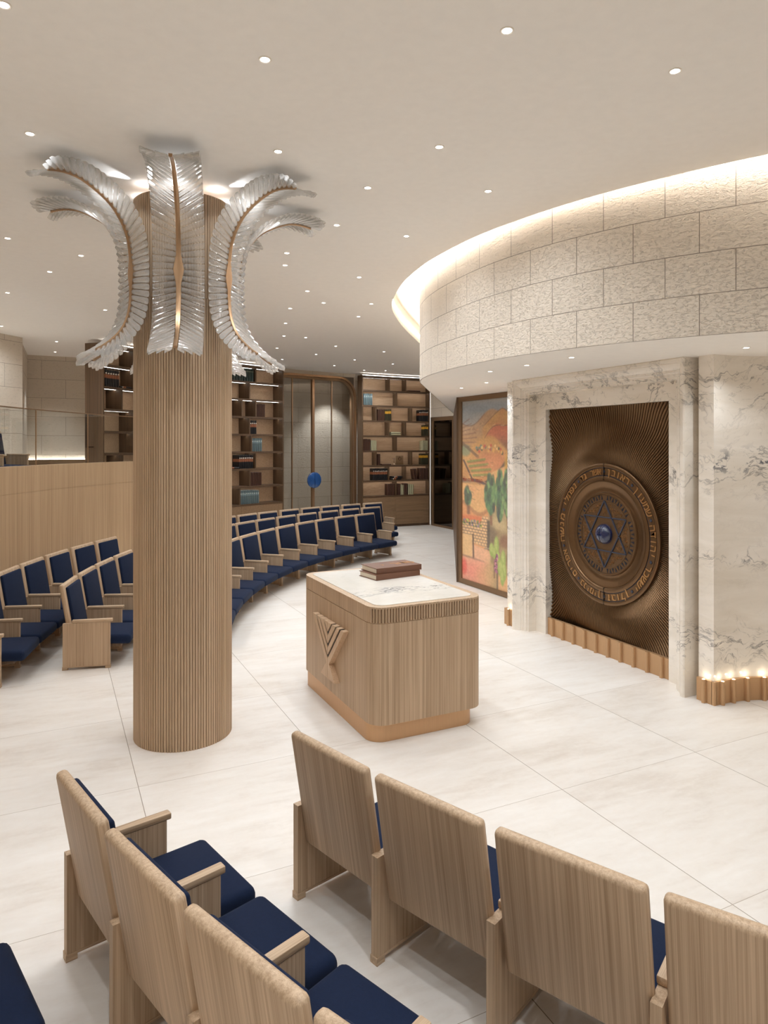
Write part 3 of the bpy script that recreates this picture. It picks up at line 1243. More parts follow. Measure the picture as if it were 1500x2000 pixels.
def bookcase(label, a0, a1, div, BR1=12.17):
    """a0 < a1 (degrees); rows are counted from the top as in div"""
    root = thing('bookcase', label, 'bookcase', (0, 0, 0), 0, 'built-in bookcases')
    da = D2R(1)*BR0
    e = .03/da
    b = bmesh.new(); sector(b, BR1-.02, BR1, a0+e, a1-e, LEV[0], LEV[-1], 1)
    obj('back_panel', b, oak_shelf, root, 30)
    for aa, bb in ((a0, a0+e*1.1), (a1-e*1.1, a1)):
        b = bmesh.new(); sector(b, BR0-.004, BR1, aa, bb, 0, LEV[-1]+.045, 1)
        obj('side_panel', b, walnut_v, root)
    for i, z in enumerate(LEV):
        b = bmesh.new(); sector(b, BR0, BR1-.02, a0+e*1.1, a1-e*1.1, z-.017, z+.017, 1)
        sector(b, BR0, BR0+.014, a0+e*1.1, a1-e*1.1, z-.030, z-.016, 1)
        sh = obj('shelf', b, walnut, root, 30)
        if i > 0:
            b = bmesh.new(); sector(b, BR0+(.17 if BR1 > 12 else .10), BR0+(.185 if BR1 > 12 else .112), a0+e*1.3, a1-e*1.3, z-.0195, z-.0172, 1)
            obj('light_strip', b, led, sh)
    hw = .017/da
    for r, L_ in div.items():
        zt, zb = LEV[9-r], LEV[8-r]
        for a in L_:
            b = bmesh.new(); sector(b, BR0+.006, BR1-.02, a-hw, a+hw, zb+.017, zt-.021, 1)
            obj('divider', b, walnut_v, root)
    # cupboard fronts
    n = max(1, round((a1-a0)/5.2))
    for z0, z1 in ((.07, .44), (.444, .86)):
        for i in range(n):
            c0 = a0+e+(a1-a0-2*e)*i/n
            c1 = a0+e+(a1-a0-2*e)*(i+1)/n
            b = bmesh.new(); sector(b, BR0+.004, BR0+.03, c0+.012, c1-.012, z0, z1, 1)
            obj('cupboard_front', b, cabinet_w, root, 30)
    b = bmesh.new(); sector(b, BR0+.031, BR1-.02, a0+e, a1-e, 0.0, LEV[0]-.018, 1)
    obj('carcass', b, walnut_v, root, 30)
    b = bmesh.new(); sector(b, BR0+.01, BR0+.03, a0+e, a1-e, LEV[-1]+.047, LEV[-1]+.056, 1)
    obj('top_light_strip', b, led, root)
    return root


bR = bookcase('right bookcase of smoked oak between the arched door and dark glass door', 86.6, 97.25,
              {1: [92.94, 90.37], 2: [91.78], 3: [95.02, 89.43], 4: [93.03, 90.4], 5: [91.84], 6: [95.02, 89.43], 7: [93.03, 90.4], 8: [91.87]}, 11.99)
bMd = bookcase('middle bookcase of smoked oak between the column and arched door', 109.35, 122.0,
              {1: [113.49, 118.0], 2: [114.43, 118.4], 3: [115.54, 113.49, 119.2], 4: [114.43, 118.5], 5: [114.14, 118.4], 6: [113.55, 119], 7: [114.36, 118.6], 8: [115.85, 119.5]})
bL = bookcase('left bookcase of smoked oak rising behind the glass balustrade', 122.1, 134.75,
              {1: [130.6, 126.4], 2: [130.45, 126], 3: [132.25, 127.8], 4: [130.6, 126.5], 5: [130.6, 126.2], 6: [132.16, 127.8], 7: [130.5, 126], 8: [130.5, 126]})
# bar handle on the outer side of the left bookcase
b = bmesh.new()
pA = pol(11.98, 134.78)
ua = Vector((-math.sin(D2R(134.78)), math.cos(D2R(134.78)), 0))
for z0, z1, w0, w1 in ((2.26, 2.88, .15, .172), (2.26, 2.282, 0, .172), (2.858, 2.88, 0, .172)):
    M = Matrix.Translation(pA) @ Matrix.Rotation(D2R(134.78), 4, 'Z')
    box(b, -.018, .018, w0, w1, z0, z1, M)
obj('pull_handle', b, plain('dark_handle_bronze', srgb(58, 42, 32), .4, .4), bL)
# vertical light line at the right end
b = bmesh.new(); sector(b, BR0+.0, BR0+.02, 86.50, 86.56, .02, 4.2, 1)
obj('edge_light_strip', b, led_soft, bR)

# books
BOOKS = [('R', 2, 96.87, 95.47, 5, 'teal', 'grey teal', 'second row'), ('R', 3, 94.7, 93.54, 5, 'brown', 'dark brown', 'third row'),
         ('R', 3, 93.5, 92.52, 4, 'yellow', 'yellow banded', 'third row'), ('R', 3, 88.21, 86.75, 7, 'copper', 'black and copper', 'third row'),
         ('R', 4, 87.44, 86.75, 4, 'yellow', 'yellow banded', 'fourth row'), ('R', 5, 96.94, 95.79, 5, 'brown', 'dark brown', 'fifth row'),
         ('R', 5, 95.72, 94.83, 4, 'pale', 'pale olive', 'left in fifth row'), ('R', 5, 87.73, 86.8, 5, 'pale', 'pale olive', 'right end of fifth row'),
         ('R', 6, 94.7, 94.25, 2, 'brown', 'dark brown', 'sixth row'), ('R', 6, 87.83, 86.8, 6, 'yellow', 'yellow banded', 'sixth row'),
         ('R', 7, 95.43, 93.15, 9, 'copper', 'black and copper', 'seventh row'), ('R', 7, 88.6, 86.8, 7, 'brown', 'dark brown', 'seventh row'),
         ('R', 8, 93.12, 91.99, 4, 'brown', 'dark brown', 'bottom row'), ('R', 8, 91.58, 91.09, 2, 'brown', 'dark brown', 'bottom row after divider'),
         ('R', 8, 91.07, 90.58, 2, 'pale', 'pale olive', 'bottom row'), ('R', 8, 90.53, 89.93, 2, 'brown', 'dark brown', 'bottom row between pale ones'),
         ('R', 8, 89.88, 89.01, 3, 'pale', 'pale olive', 'bottom row'),
         ('M', 1, 116.72, 113.65, 8, 'green', 'dark green', 'top row'), ('M', 3, 113.34, 111.98, 6, 'brown', 'dark brown', 'third row'),
         ('M', 4, 114.24, 113.24, 4, 'copper', 'black and copper', 'fourth row'), ('M', 5, 113.97, 112.42, 5, 'teal', 'grey teal', 'fifth row'),
         ('M', 6, 115.85, 113.74, 8, 'copper', 'black and copper', 'sixth row'), ('M', 7, 114.2, 112.48, 6, 'brown', 'dark brown', 'seventh row'),
         ('M', 8, 115.7, 112.86, 10, 'teal', 'grey teal', 'bottom row'), ('L', 2, 134.27, 132.38, 6, 'copper', 'black and copper', 'second row')]
CASE = {'R': 'right', 'M': 'middle', 'L': 'left'}
bmesh_cache = {}


def book_mesh(kind):
    if kind not in bmesh_cache:
        b = bmesh.new()
        w = .5
        P = [(-.5, -.5), (.5, -.5), (.5, .40), (.38, .47), (.15, .5), (-.15, .5), (-.38, .47), (-.5, .40)]
        prism(b, P, 0, 1)
        o = obj('book', b, BOOKM[kind], None, 40)
        me = o.data
        bpy.data.objects.remove(o)
        bmesh_cache[kind] = me
    return bmesh_cache[kind]


def shelf_book(kind, label, group, p, rot, scale):
    o = bpy.data.objects.new('book', book_mesh(kind))
    COL.objects.link(o)
    o.location = p
    o.rotation_euler = rot
    o.scale = scale
    return tag(o, label, 'book', group)


for case, row, aL, aR, n, kind, cname, where in BOOKS:
    z = LEV[8-row]+.0172
    hh = LEV[9-row]-LEV[8-row]
    step = (aL-aR)/n
    wid = D2R(step)*(BR0+.08)*.96
    for i in range(n):
        a = aL-step*(i+.5)
        h = min((.285 if kind == 'pale' else .315 if kind != 'copper' else .325)+random.uniform(-.006, .006), hh-.06)
        d = .18 if case == 'R' else .24
        lean = 0.0
        if kind == 'brown' and row == 7 and case == 'R' and i < 2:
            lean = D2R(9-2*i)
            h -= .01
        lab = f'{ORD[i+1]} from left of {n} {cname} books, {where}, {CASE[case]} bookcase'
        p = pol(BR0+.035+d/2, a, z)
        if lean:
            p = pol(BR0+.035+d/2, a+.35, z)
        shelf_book(kind, lab, f'{cname} books, {CASE[case]} bookcase', p, (0, lean, D2R(a+90)), (wid, d, h))
# books lying flat, and ornaments


def lying(kind, label, a, row, k=0, w=.24, d=.30, t=.05, turn=0):
    z = LEV[8-row]+.0172+k*(t+.001)
    p = pol(BR0+.03+.09, a, z+t/2)
    # spine towards the room: rotate the upright book onto its side
    shelf_book(kind, label, 'books lying flat on the shelves', p + Vector((0, 0, 0)), (0, PI/2, D2R(a+90+turn)), (t, .18, d))
    o = COL.objects[-1]
    ax = Vector((math.cos(D2R(a+90+turn)), math.sin(D2R(a+90+turn)), 0))
    o.location = p-ax*d/2
    return o


lying('pale', 'lower of two pale olive books lying flat in fourth row of the right bookcase', 91.85, 4, 0, t=.05)
lying('pale', 'upper of two pale olive books lying flat in fourth row of the right bookcase', 91.85, 4, 1, t=.05)
lying('brown', 'brown book lying flat beside the candlestick in sixth row of the right bookcase', 93.3, 6, 0, t=.03)
lying('copper', 'lower black book lying flat in seventh row of the right bookcase', 91.8, 7, 0, t=.055, d=.34)
lying('copper', 'upper black and copper book lying flat in seventh row of the right bookcase', 91.6, 7, 1, t=.05, d=.32)
lying('brown', 'dark book lying flat on the top row of the right bookcase', 88.9, 1, 0, t=.04, d=.36)
lying('copper', 'black and copper book lying flat in sixth row of the middle bookcase', 116.6, 6, 0, t=.045)
lying('copper', 'black and copper book lying flat in second row of the left bookcase', 131.6, 2, 0, t=.04)
# candlestick and glass star plaque
cs = thing('candlestick', 'slender silver candlestick in sixth row of the right bookcase', 'candlestick', pol(BR0+.12, 91.95, LEV[2]+.0172))
silver = bronze('polished_silver', srgb(226, 204, 184), .2, .95, 'n')
b = lathe(bmesh.new(), [(0, 0), (.04, 0), (.042, .008), (.02, .022), (.010, .05), (.013, .09), (.009, .12), (.013, .16), (.026, .175), (.03, .19), (.02, .195), (0, .195)], 20)
obj('stem', b, silver, cs, 40)
pq = thing('glass_plaque', 'square glass plaque with a shining six pointed star in the right bookcase', 'ornament', pol(BR0+.14, 91.0, LEV[2]+.0172), D2R(91.0+90))
b = rbox(-.12, .12, -.008, .008, 0, .26, .003, 1)
obj('plate', b, pane_mat('plaque_pane', (.86, .84, .80), 2.0), pq)
b = bmesh.new()
for s in (0, 1):
    P = [Vector((.062*math.sin(D2R(120*k+60*s)), .0, .17+.062*math.cos(D2R(120*k+60*s)))) for k in range(3)]
    for q in range(3):
        A, B = P[q], P[(q+1) % 3]
        dd = (B-A).normalized()
        nn = Vector((-dd.z, 0, dd.x))*.006
        vs = [(A+nn), (B+nn), (B-nn), (A-nn)]
        lo_ = [b.verts.new(v+Vector((0, .009, 0))) for v in vs]
        hi_ = [b.verts.new(v+Vector((0, .014, 0))) for v in vs]
        for i in range(4):
            b.faces.new((lo_[i], lo_[(i+1) % 4], hi_[(i+1) % 4], hi_[i]))
        b.faces.new(lo_[::-1]); b.faces.new(hi_)
obj('star', b, silver, pq)

# ------------------------------------------------------------------ arched double door
DC, DH = 103.3, 4.16         # angle of the middle, height of the opening


def W(a): return D2R(a)*DW


def door_xy(u, v, r=DW):      # u metres along the wall (to the right as seen from the hall), v up
    return pol(r, DC-math.degrees(u/DW), v)


HWD = 1.36                   # half width of the frame outside
dw = bmesh.new()
# stone around: left and right strips, and the piece above
sector(dw, DW, DW+.15, DC+math.degrees(HWD/DW)-.02, 110.5, 0, 4.5, 1, True)
sector(dw, DW, DW+.15, 97.2, DC-math.degrees(HWD/DW)+.02, 0, 4.5, 1, True)
sector(dw, DW, DW+.15, DC-math.degrees(HWD/DW), DC+math.degrees(HWD/DW), DH+.04, 4.5, 1, True)
# spandrels over the rounded corners
L_ = dw.loops.layers.uv.verify()
CR = .55
for sg in (1, -1):
    prev = None
    for i in range(13):
        t = PI/2*i/12
        u, v = sg*(HWD-CR+CR*math.sin(t)), DH+.04-CR+CR*math.cos(t)
        cu_, cv_ = u, DH+.04
        q = (dw.verts.new(door_xy(u, v)), dw.verts.new(door_xy(cu_, cv_)))
        if prev:
            try:
                f = dw.faces.new((prev[0], q[0], q[1], prev[1]))
                for lp in f.loops:
                    lp[L_].uv = (0, lp.vert.co.z)
            except ValueError:
                pass
        prev = q
struct('wall_door', dw, stone_wall, 30)
droot = bpy.data.objects.new('door_1', None)
COL.objects.link(droot)
droot['kind'] = 'structure'
droot['label'] = 'arched double glass door with bronze frame and round blue handles'
droot['category'] = 'door'


def arch_path(hw, top, cr, n=10):
    P = [(-hw, 0.0)]
    for i in range(n+1):
        t = PI/2*i/n
        P.append((-hw+cr-cr*math.cos(t), top-cr+cr*math.sin(t)))
    m = 8
    for i in range(1, m):
        P.append((-hw+cr+(2*hw-2*cr)*i/m, top))
    for i in range(n+1):
        t = PI/2*i/n
        P.append((hw-cr+cr*math.sin(t), top-cr+cr*math.cos(t)))
    P.append((hw, 0.0))
    return P


def arch_frame(hw, top, cr, w, r0, r1):
    b = bmesh.new()
    A, B = arch_path(hw, top, cr), arch_path(hw-w, top-w, cr-w)
    ring = []
    for (u0_, v0_), (u1_, v1_) in zip(A, B):
        ring.append([b.verts.new(door_xy(u0_, v0_, r0)), b.verts.new(door_xy(u0_, v0_, r1)), b.verts.new(door_xy(u1_, v1_, r1)), b.verts.new(door_xy(u1_, v1_, r0))])
    for P, Q in zip(ring[:-1], ring[1:]):
        for k in range(4):
            b.faces.new((P[k], P[(k+1) % 4], Q[(k+1) % 4], Q[k]))
    return b


obj('outer_frame', arch_frame(HWD, DH+.04, CR, .055, DW-.05, DW+.12), bronze_bar, droot, 30)
obj('inner_frame', arch_frame(HWD-.057, DH-.017, CR-.057, .07, DW+.0, DW+.10), bronze_dark, droot, 30)


def dbar(u0_, u1_, v0_, v1_, r0, r1):
    b = bmesh.new()
    sector(b, r0, r1, DC-math.degrees(u1_/DW), DC-math.degrees(u0_/DW), v0_, v1_, .6)
    return b


obj('centre_bar', dbar(-.035, .035, 0, DH-.08, DW-.01, DW+.07), bronze_bar, droot, 30)
for s in (-.652, .609):
    obj('mullion', dbar(s-.011, s+.011, 0, DH-.08, DW+.02, DW+.06), bronze_bar, droot, 30)
for u0_, u1_ in ((-1.235, -.035), (.035, 1.235)):
    b = bmesh.new()
    top = DH-.09
    P = []
    hw = 1.237
    cr = .42
    if u0_ < 0:
        P = [(u1_, 0), (u1_, top)] + [(-hw+cr-cr*math.sin(PI/2*i/8), top-cr+cr*math.cos(PI/2*i/8)) for i in range(9)] + [(-hw, 0)]
    else:
        P = [(u0_, 0), (u0_, top)] + [(hw-cr+cr*math.sin(PI/2*i/8), top-cr+cr*math.cos(PI/2*i/8)) for i in range(9)] + [(hw, 0)]
    f0 = [b.verts.new(door_xy(u, v, DW+.035)) for u, v in P]
    f1 = [b.verts.new(door_xy(u, v, DW+.047)) for u, v in P]
    for i in range(len(P)):
        b.faces.new((f0[i], f0[(i+1) % len(P)], f1[(i+1) % len(P)], f1[i]))
    b.faces.new(f0); b.faces.new(f1[::-1])
    obj('glass_leaf', b, smoke_pane, droot)
for sg in (-1, 1):             # two half discs of blue glass
    b = bmesh.new()
    R_ = .212
    for r_in, r_out, d0, d1 in ((0, 1, DW-.06, DW-.085),):
        ring0, ring1, ring2 = [], [], []
        for i in range(17):
            t = -PI/2+PI*i/16
            ring0.append(b.verts.new(door_xy(sg*(.006+R_*math.cos(t)), 1.37+R_*math.sin(t), DW-.03)))
            ring1.append(b.verts.new(door_xy(sg*(.006+R_*math.cos(t)), 1.37+R_*math.sin(t), DW-.055)))
            ring2.append(b.verts.new(door_xy(sg*(.006+.8*R_*math.cos(t)), 1.37+.8*R_*math.sin(t), DW-.075)))
        for A, B in ((ring0, ring1), (ring1, ring2)):
            for i in range(16):
                b.faces.new((A[i], A[i+1], B[i+1], B[i]))
        b.faces.new(ring2); b.faces.new(ring0[::-1])
    obj('round_handle', b, blue_handle, droot, 40)
light('vestibule_spot', 'SPOT', pol(12.50, DC-4.3, 4.05), 150, WARM, None, spot_size=D2R(92), spot_blend=.6, shadow_soft_size=.03)
bm = bmesh.new()
sector(bm, DW+.16, 13.07, 97.3, 110.4, 4.18, 4.24, 1)
struct('ceiling_vestibule', bm, plaster)

# ------------------------------------------------------------------ dark glass door at the far right, side walls
FX, FY0, FY1 = 9.85, 15.90, 17.10
bm = bmesh.new()
wallstrip(bm, [(FX, FY0-.3), (FX, FY1+.6)], SOF, 4.6)
struct('wall_far', bm, stone_wall)
d2 = bpy.data.objects.new('door_2', None)
COL.objects.link(d2)
d2['kind'] = 'structure'
d2['label'] = 'dark smoked glass door in bronze frame right of the right bookcase'
d2['category'] = 'door'
b = bmesh.new()
box(b, FX-.03, FX+.05, FY0, FY0+.07, 0, SOF-.005)
box(b, FX-.03, FX+.05, FY1-.10, FY1, 0, SOF-.005)
box(b, FX-.03, FX+.05, FY0+.07, FY1-.10, SOF-.11, SOF-.005)
box(b, FX-.03, FX+.05, FY0+.07, FY1-.10, 0, .06)
obj('frame', b, bronze_dark, d2)
b = bmesh.new()
box(b, FX, FX+.012, FY0+.07, FY1-.10, .06, SOF-.11)
obj('glass_leaf', b, dark_pane, d2)
bm = bmesh.new()
for x0, x1, y0, y1, z0, z1 in ((FX+.9, FX+.95, FY0-.2, FY1+.2, 0, SOF), (FX+.05, FX+.95, FY1+.05, FY1+.1, 0, SOF), (FX+.05, FX+.95, FY0-.1, FY0-.05, 0, SOF)):
    box(bm, x0, x1, y0, y1, z0, z1)
struct('wall_closet', bm, walnut_v)
# painting wall and the long wood wall that runs back from it
bm = bmesh.new()
P = [(6.115, 9.80), (FX-.02, FY0+.02), (FX+.1, FY0-.1), (6.3, 9.72)]
prism(bm, P, 0, SOF)
struct('wall_side', bm, walnut_v)
bm = bmesh.new()
box(bm, 6.19, 6.3, 7.1, 9.72, 0, SOF)
struct('wall_painting', bm, marble_wall)

# ------------------------------------------------------------------ painting
PX = 6.14
PY0, PY1 = 7.55, 9.785
pic = thing('framed_painting', 'tall framed oil landscape of hills, cypress trees and vines left of the marble portal', 'painting', (PX, 0, 0))
b = bmesh.new()
FWd = .095
for y0, y1, z0, z1 in ((PY1-FWd, PY1, .005, SOF-.004), (PY0, PY0+FWd, .005, SOF-.004), (PY0+FWd, PY1-FWd, .005, .085), (PY0+FWd, PY1-FWd, SOF-.082, SOF-.004)):
    box(b, 0, .05, y0, y1, z0, z1)
obj('frame', b, bronze_dark, pic)


def paint_rgb(xf, v, rnd):
    """brush an invented landscape: xf across, v down"""
    col = np.zeros(xf.shape+(3,))

    def C3(r, g, b_): return np.array(srgb(r, g, b_))
    def put(mask, c, a=1.0):
        m = np.clip(mask, 0, 1)[..., None]*a
        col[:] = col*(1-m)+c*m
    def soft(d, w): return 1/(1+np.exp(-np.clip(d/(w*.42), -40, 40)))
    def nz(fx, fy, ph): return .5+.5*np.sin(xf*fx+ph+2.1*np.sin(v*fy*.63+ph*1.7+xf*3))*np.cos(v*fy+ph*2.3+1.6*np.sin(xf*fx*.7))
    def ell(cx, cy, rx, ry, w=.12): return soft(1-np.hypot((xf-cx)/rx, (v-cy)/ry), w)
    def line(x0, y0, x1, y1, w, s=.3):
        dx, dy = (x1-x0)*.26, y1-y0
        px_, py_ = (xf-x0)*.26, v-y0
        t = np.clip((px_*dx+py_*dy)/(dx*dx+dy*dy), 0, 1)
        return soft((w-np.hypot(px_-t*dx, py_-t*dy))/w, s)
    put(np.ones_like(xf), C3(150, 160, 166)); put(nz(5, 30, .4), C3(188, 176, 164), .55); put(ell(.5, .04, .6, .03, .4), C3(128, 152, 176), .6)
    far = .095+.03*np.sin(xf*4.2+1.6)+.02*np.sin(xf*9)
    put(soft(v-far, .006), C3(196, 158, 120)); put(soft(v-far, .006)*nz(19, 60, 1.), C3(170, 128, 96), .6)
    rh = .055+.10*np.abs(xf-.82)**1.4*3
    put(soft(v-rh, .005)*soft(xf-.38, .03), C3(206, 160, 96)); put(soft(v-rh, .005)*soft(xf-.38, .03)*nz(11, 40, 2), C3(198, 124, 82), .7)
    rr = .135+.55*np.maximum(0, .80-xf)**2.0+.01*np.sin(xf*9)
    put(soft(v-rr, .005)*soft(xf-.40, .02), C3(206, 112, 82)); put(soft(v-rr-.075, .03)*soft(xf-.40, .03), C3(128, 92, 62), .85)
    put(soft(v-.19, .02)*soft(.42-xf, .05), C3(188, 138, 84), .8)
    for k in range(7):
        put(line(-.02, .13+.02*k, .12+.035*k, .10+.026*k, .0035), C3(130, 84, 70), .55)
    put(soft(v-(.245+.05*np.sin(xf*5+2.2)), .012), C3(212, 158, 92)); put(soft(v-(.27+.04*np.sin(xf*5+2.2)), .02)*nz(8, 26, 3.), C3(190, 122, 70), .75)
    put(ell(.62, .335, .34, .05, .35), C3(212, 130, 88), .8)
    for k in range(26):
        cx, cy = .26+.56*rnd.random(), .245+.035*rnd.random()
        put(ell(cx, cy+.03*abs(cx-.55), .022, .009, .25), C3(*[(74, 124, 112), (206, 78, 58), (236, 196, 128), (60, 70, 50), (226, 170, 90)][k % 5]), .9)
    put(ell(.05, .275, .10, .032, .2), C3(112, 142, 110), .75)
    put(line(-.05, .22, .28, .31, .007), C3(90, 60, 48), .7)
    for k in range(4):
        put(line(.10+.035*k, .338+.025*k, .42+.06*k, .322+.026*k, .006, .5), C3(130, 138, 64), .95)
        put(line(.10+.035*k, .346+.025*k, .42+.06*k, .330+.026*k, .003, .5), C3(150, 92, 48), .6)
    # dark valley line
    put(line(1.02, .30, .72, .395, .011, .4), C3(44, 38, 44)); put(line(.72, .395, .42, .452, .009, .4), C3(74, 52, 50)); put(line(.42, .452, .18, .437, .008, .4), C3(74, 56, 66)); put(line(.02, .33, .18, .437, .004, .4), C3(84, 52, 40))
    low = .445+.02*np.sin(xf*3+1)
    put(soft(v-np.where(xf < .5, low, .40-.12*(xf-.5)), .004), C3(226, 176, 112))
    put(soft(v-np.where(xf < .5, low, .40-.12*(xf-.5)), .01)*nz(6, 14, 5), C3(222, 156, 110), .6)
    put(ell(.02, .445, .18, .012, .4), C3(92, 92, 92), .7); put(ell(.95, .345, .08, .055, .3), C3(208, 156, 60), .8)
    for e_, lo_, hi_ in ((rr, .42, 2), (rh, .42, 2), (far, -1, .42)):
        put(soft(.0035-np.abs(v-e_), .0015)*soft(xf-lo_, .01)*soft(hi_-xf, .01), C3(120, 78, 58), .6)
    for k in range(150):
        x_, y_ = 1.3*rnd.random(), .12+.85*rnd.random()
        put(line(x_, y_, x_+.10*(rnd.random()-.3), y_+.016*(rnd.random()-.5), .0022, .5), C3(*[(238, 206, 150), (150, 92, 60), (226, 150, 96), (120, 96, 60), (206, 118, 80)][k % 5]), .5)
    hl = .585+.03*np.sin(xf*9-1.2)
    put(soft(v-hl, .004)*soft(.56-xf, .03), C3(220, 150, 96)); put(soft(.012-np.abs(v-hl-.008), .004)*soft(.56-xf, .03), C3(150, 104, 66), .55)
    put(ell(.22, .655, .3, .02, .4), C3(214, 104, 60), .85)
    # olive slope at right
    put(soft(v-(.605+.03*np.sin(xf*6)), .006)*soft(xf-.5, .02), C3(172, 148, 104)); put(soft(v-.66, .02)*soft(xf-.5, .02)*nz(13, 33, .7), C3(126, 96, 62), .75)
    put(ell(.72, .66, .2, .03, .4), C3(206, 182, 134), .7); put(ell(.9, .745, .14, .035, .4), C3(128, 72, 48), .8)
    put(ell(.57, .72, .10, .05, .35), C3(96, 78, 64), .7)
    # trees
    def tree(cx, top, bot, rx, trunk, seeds):
        put(line(cx, bot-.03, cx+.01, trunk, .007, .5), C3(132, 82, 56))
        for _ in range(seeds):
            yy = top+(bot-top)*rnd.random()
            sh = math.sin(PI*min(1, max(.08, (yy-top)/(bot-top))))**.6
            xx = cx+rx*sh*(rnd.random()*2-1)
            c = [(50, 92, 66), (92, 138, 84), (134, 168, 104), (36, 58, 62), (62, 114, 80), (28, 46, 40)][rnd.randrange(6)]
            put(ell(xx, yy, .032, .022, .25), C3(*c), .8)
    tree(.10, .485, .565, .045, .625, 34)
    tree(.55, .415, .60, .12, .665, 120)
    tree(.76, .385, .63, .09, .60, 110)
    tree(.95, .385, .60, .13, .675, 130)
    # stone terrace wall
    wl = soft(v-(.675-.045*soft(xf-.36, .01)), .003)*soft(.50-xf, .008)*soft(.775+.05*xf-v, .003)
    put(wl, C3(226, 184, 132))
    gx = np.abs(((xf*17+np.floor(v*62)*.5) % 1)-.5); gy = np.abs(((v*62) % 1)-.5)
    put(wl*np.maximum(soft(gx-.42, .03), soft(gy-.38, .03)), C3(104, 66, 66), .85)
    for k in range(60):
        put(ell(.36*rnd.random(), .662+.03*rnd.random(), .014, .006, .3), C3(*[(196, 190, 88), (92, 112, 50), (50, 60, 36), (150, 118, 156)][k % 4]), .9)
    put(line(.50, .655, .50, .80, .008, .4), C3(50, 40, 42), .9); put(line(.42, .805, .60, .79, .004, .4), C3(150, 128, 108))
    # pink foreground
    put(soft(v-(.785+.05*xf), .004)*soft(.56-.25*(v-.78)-xf, .02), C3(232, 176, 138)); put(line(.19, .74, .20, .87, .004, .4), C3(92, 58, 46))
    put(soft(v-.745, .003)*soft(.175-xf, .01), C3(228, 184, 128)); put(line(-.02, .868, .40, .878, .006, .6), C3(110, 76, 66), .8)
    put(soft(v-.875, .01)*soft(.55-xf, .08), C3(232, 158, 130)); put(ell(.25, .945, .3, .04, .5), C3(232, 128, 112), .7); put(ell(.03, .93, .05, .045, .3), C3(226, 82, 72), .9)
    put(ell(.55, .93, .12, .07, .5), C3(176, 156, 96), .6); put(soft(v-.92, .01)*soft(xf-.70, .01), C3(226, 172, 116), .9); put(line(.70, .9, .70, 1.0, .005, .4), C3(84, 60, 46))
    put(ell(.46, .96, .2, .06, .5), C3(210, 168, 116), .6); put(line(.63, .86, .63, .945, .003, .4), C3(120, 78, 54))
    for cx, cy, rx, ry in ((.68, .775, .055, .05), (.57, .80, .05, .035), (.63, .815, .05, .03), (.84, .84, .06, .05), (.78, .885, .07, .045), (.86, .90, .055, .05), (.82, .93, .05, .045), (.72, .83, .04, .03)):
        put(ell(cx, cy, rx, ry, .12), C3(150, 172, 78)); put(ell(cx-.01, cy-.008, rx*.6, ry*.6, .3), C3(186, 196, 112), .7)
    for k in range(14):
        put(ell(.68+.05*(rnd.random()-.5)-.002*k, .825+.0065*k, .024, .010, .2), C3(*[(118, 52, 92), (158, 84, 122), (88, 36, 70), (206, 132, 150)][k % 4]))
    for k in range(8):
        put(ell(.98+.03*rnd.random(), .875+.007*k, .022, .010, .2), C3(*[(118, 52, 92), (150, 80, 122)][k % 2]))
    put(ell(.98, .82, .05, .035, .3), C3(70, 84, 48), .9)
    g1 = .90+.13*nz(60, 170, 2.0)+.09*nz(33, 420, .3)
    col = col*.86+.14*np.array(srgb(236, 222, 200))
    return np.clip(col*g1[..., None], 0, 1)


def make_canvas():
    ny, nz_ = 190, 430
    y = np.linspace(PY1-FWd, PY0+FWd, ny)
    z = np.linspace(SOF-.082, .085, nz_)
    u = (PY1-FWd-y)/1.31            # 0..1 over the part left of the portal
    xf = np.where(u <= 1.0, (u*.735)/(1-.265*u), 1+(u-1)*1.3)
    XF, V = np.meshgrid(np.minimum(xf, 1.6), np.linspace(0, 1, nz_))
    rgb = paint_rgb(XF, V, random.Random(11))
    Y, Z = np.meshgrid(y, z)
    verts = np.stack([np.full(Y.size, .022), Y.ravel(), Z.ravel()], 1)
    idx = np.arange(ny*nz_).reshape(nz_, ny)
    faces = np.stack([idx[:-1, :-1].ravel(), idx[1:, :-1].ravel(), idx[1:, 1:].ravel(), idx[:-1, 1:].ravel()], 1)
    me = bpy.data.meshes.new('canvas')
    me.from_pydata(verts.tolist(), [], faces.tolist())
    at = me.color_attributes.new('paint', 'FLOAT_COLOR', 'POINT')
    rgba = np.ones((ny*nz_, 4), np.float32)
    rgba[:, :3] = rgb.reshape(-1, 3)
    at.data.foreach_set('color', rgba.ravel())
    t = NT('oil_paint')
    ca = t.n('ShaderNodeVertexColor')
    ca.layer_name = 'paint'
    n = t.noise(t.coord('Object', (40, 40, 40)), 2, 4)
    t.bsdf(ca.outputs[0], .55, 0, t.bump(n, .25, .003))
    me.materials.append(t.m)
    o = bpy.data.objects.new('canvas', me)
    COL.objects.link(o)
    o.parent = pic


make_canvas()
red_paint = plain('red_paint', srgb(176, 74, 44), .6)


def hebrew(txt, size, parent, loc, rot, mat, name='lettering', ext=.001, align='CENTER'):
    cu = bpy.data.curves.new(name, 'FONT')
    cu.body = txt
    cu.size = size
    cu.align_x = align
    cu.align_y = 'CENTER'
    cu.extrude = ext
    cu.materials.append(mat)
    o = bpy.data.objects.new(name, cu)
    COL.objects.link(o)
    o.parent = parent
    o.location = loc
    o.rotation_euler = rot
    return o


hebrew('\u05d4\u05e0\u05e4\u05d4 \u05d0\u05d5\u05e8\u05d4 \u05d0\u05ea'[::-1], .092, pic, (.019, 9.385, 1.735), (PI/2, 0, -PI/2), red_paint, 'inscription', .0005)

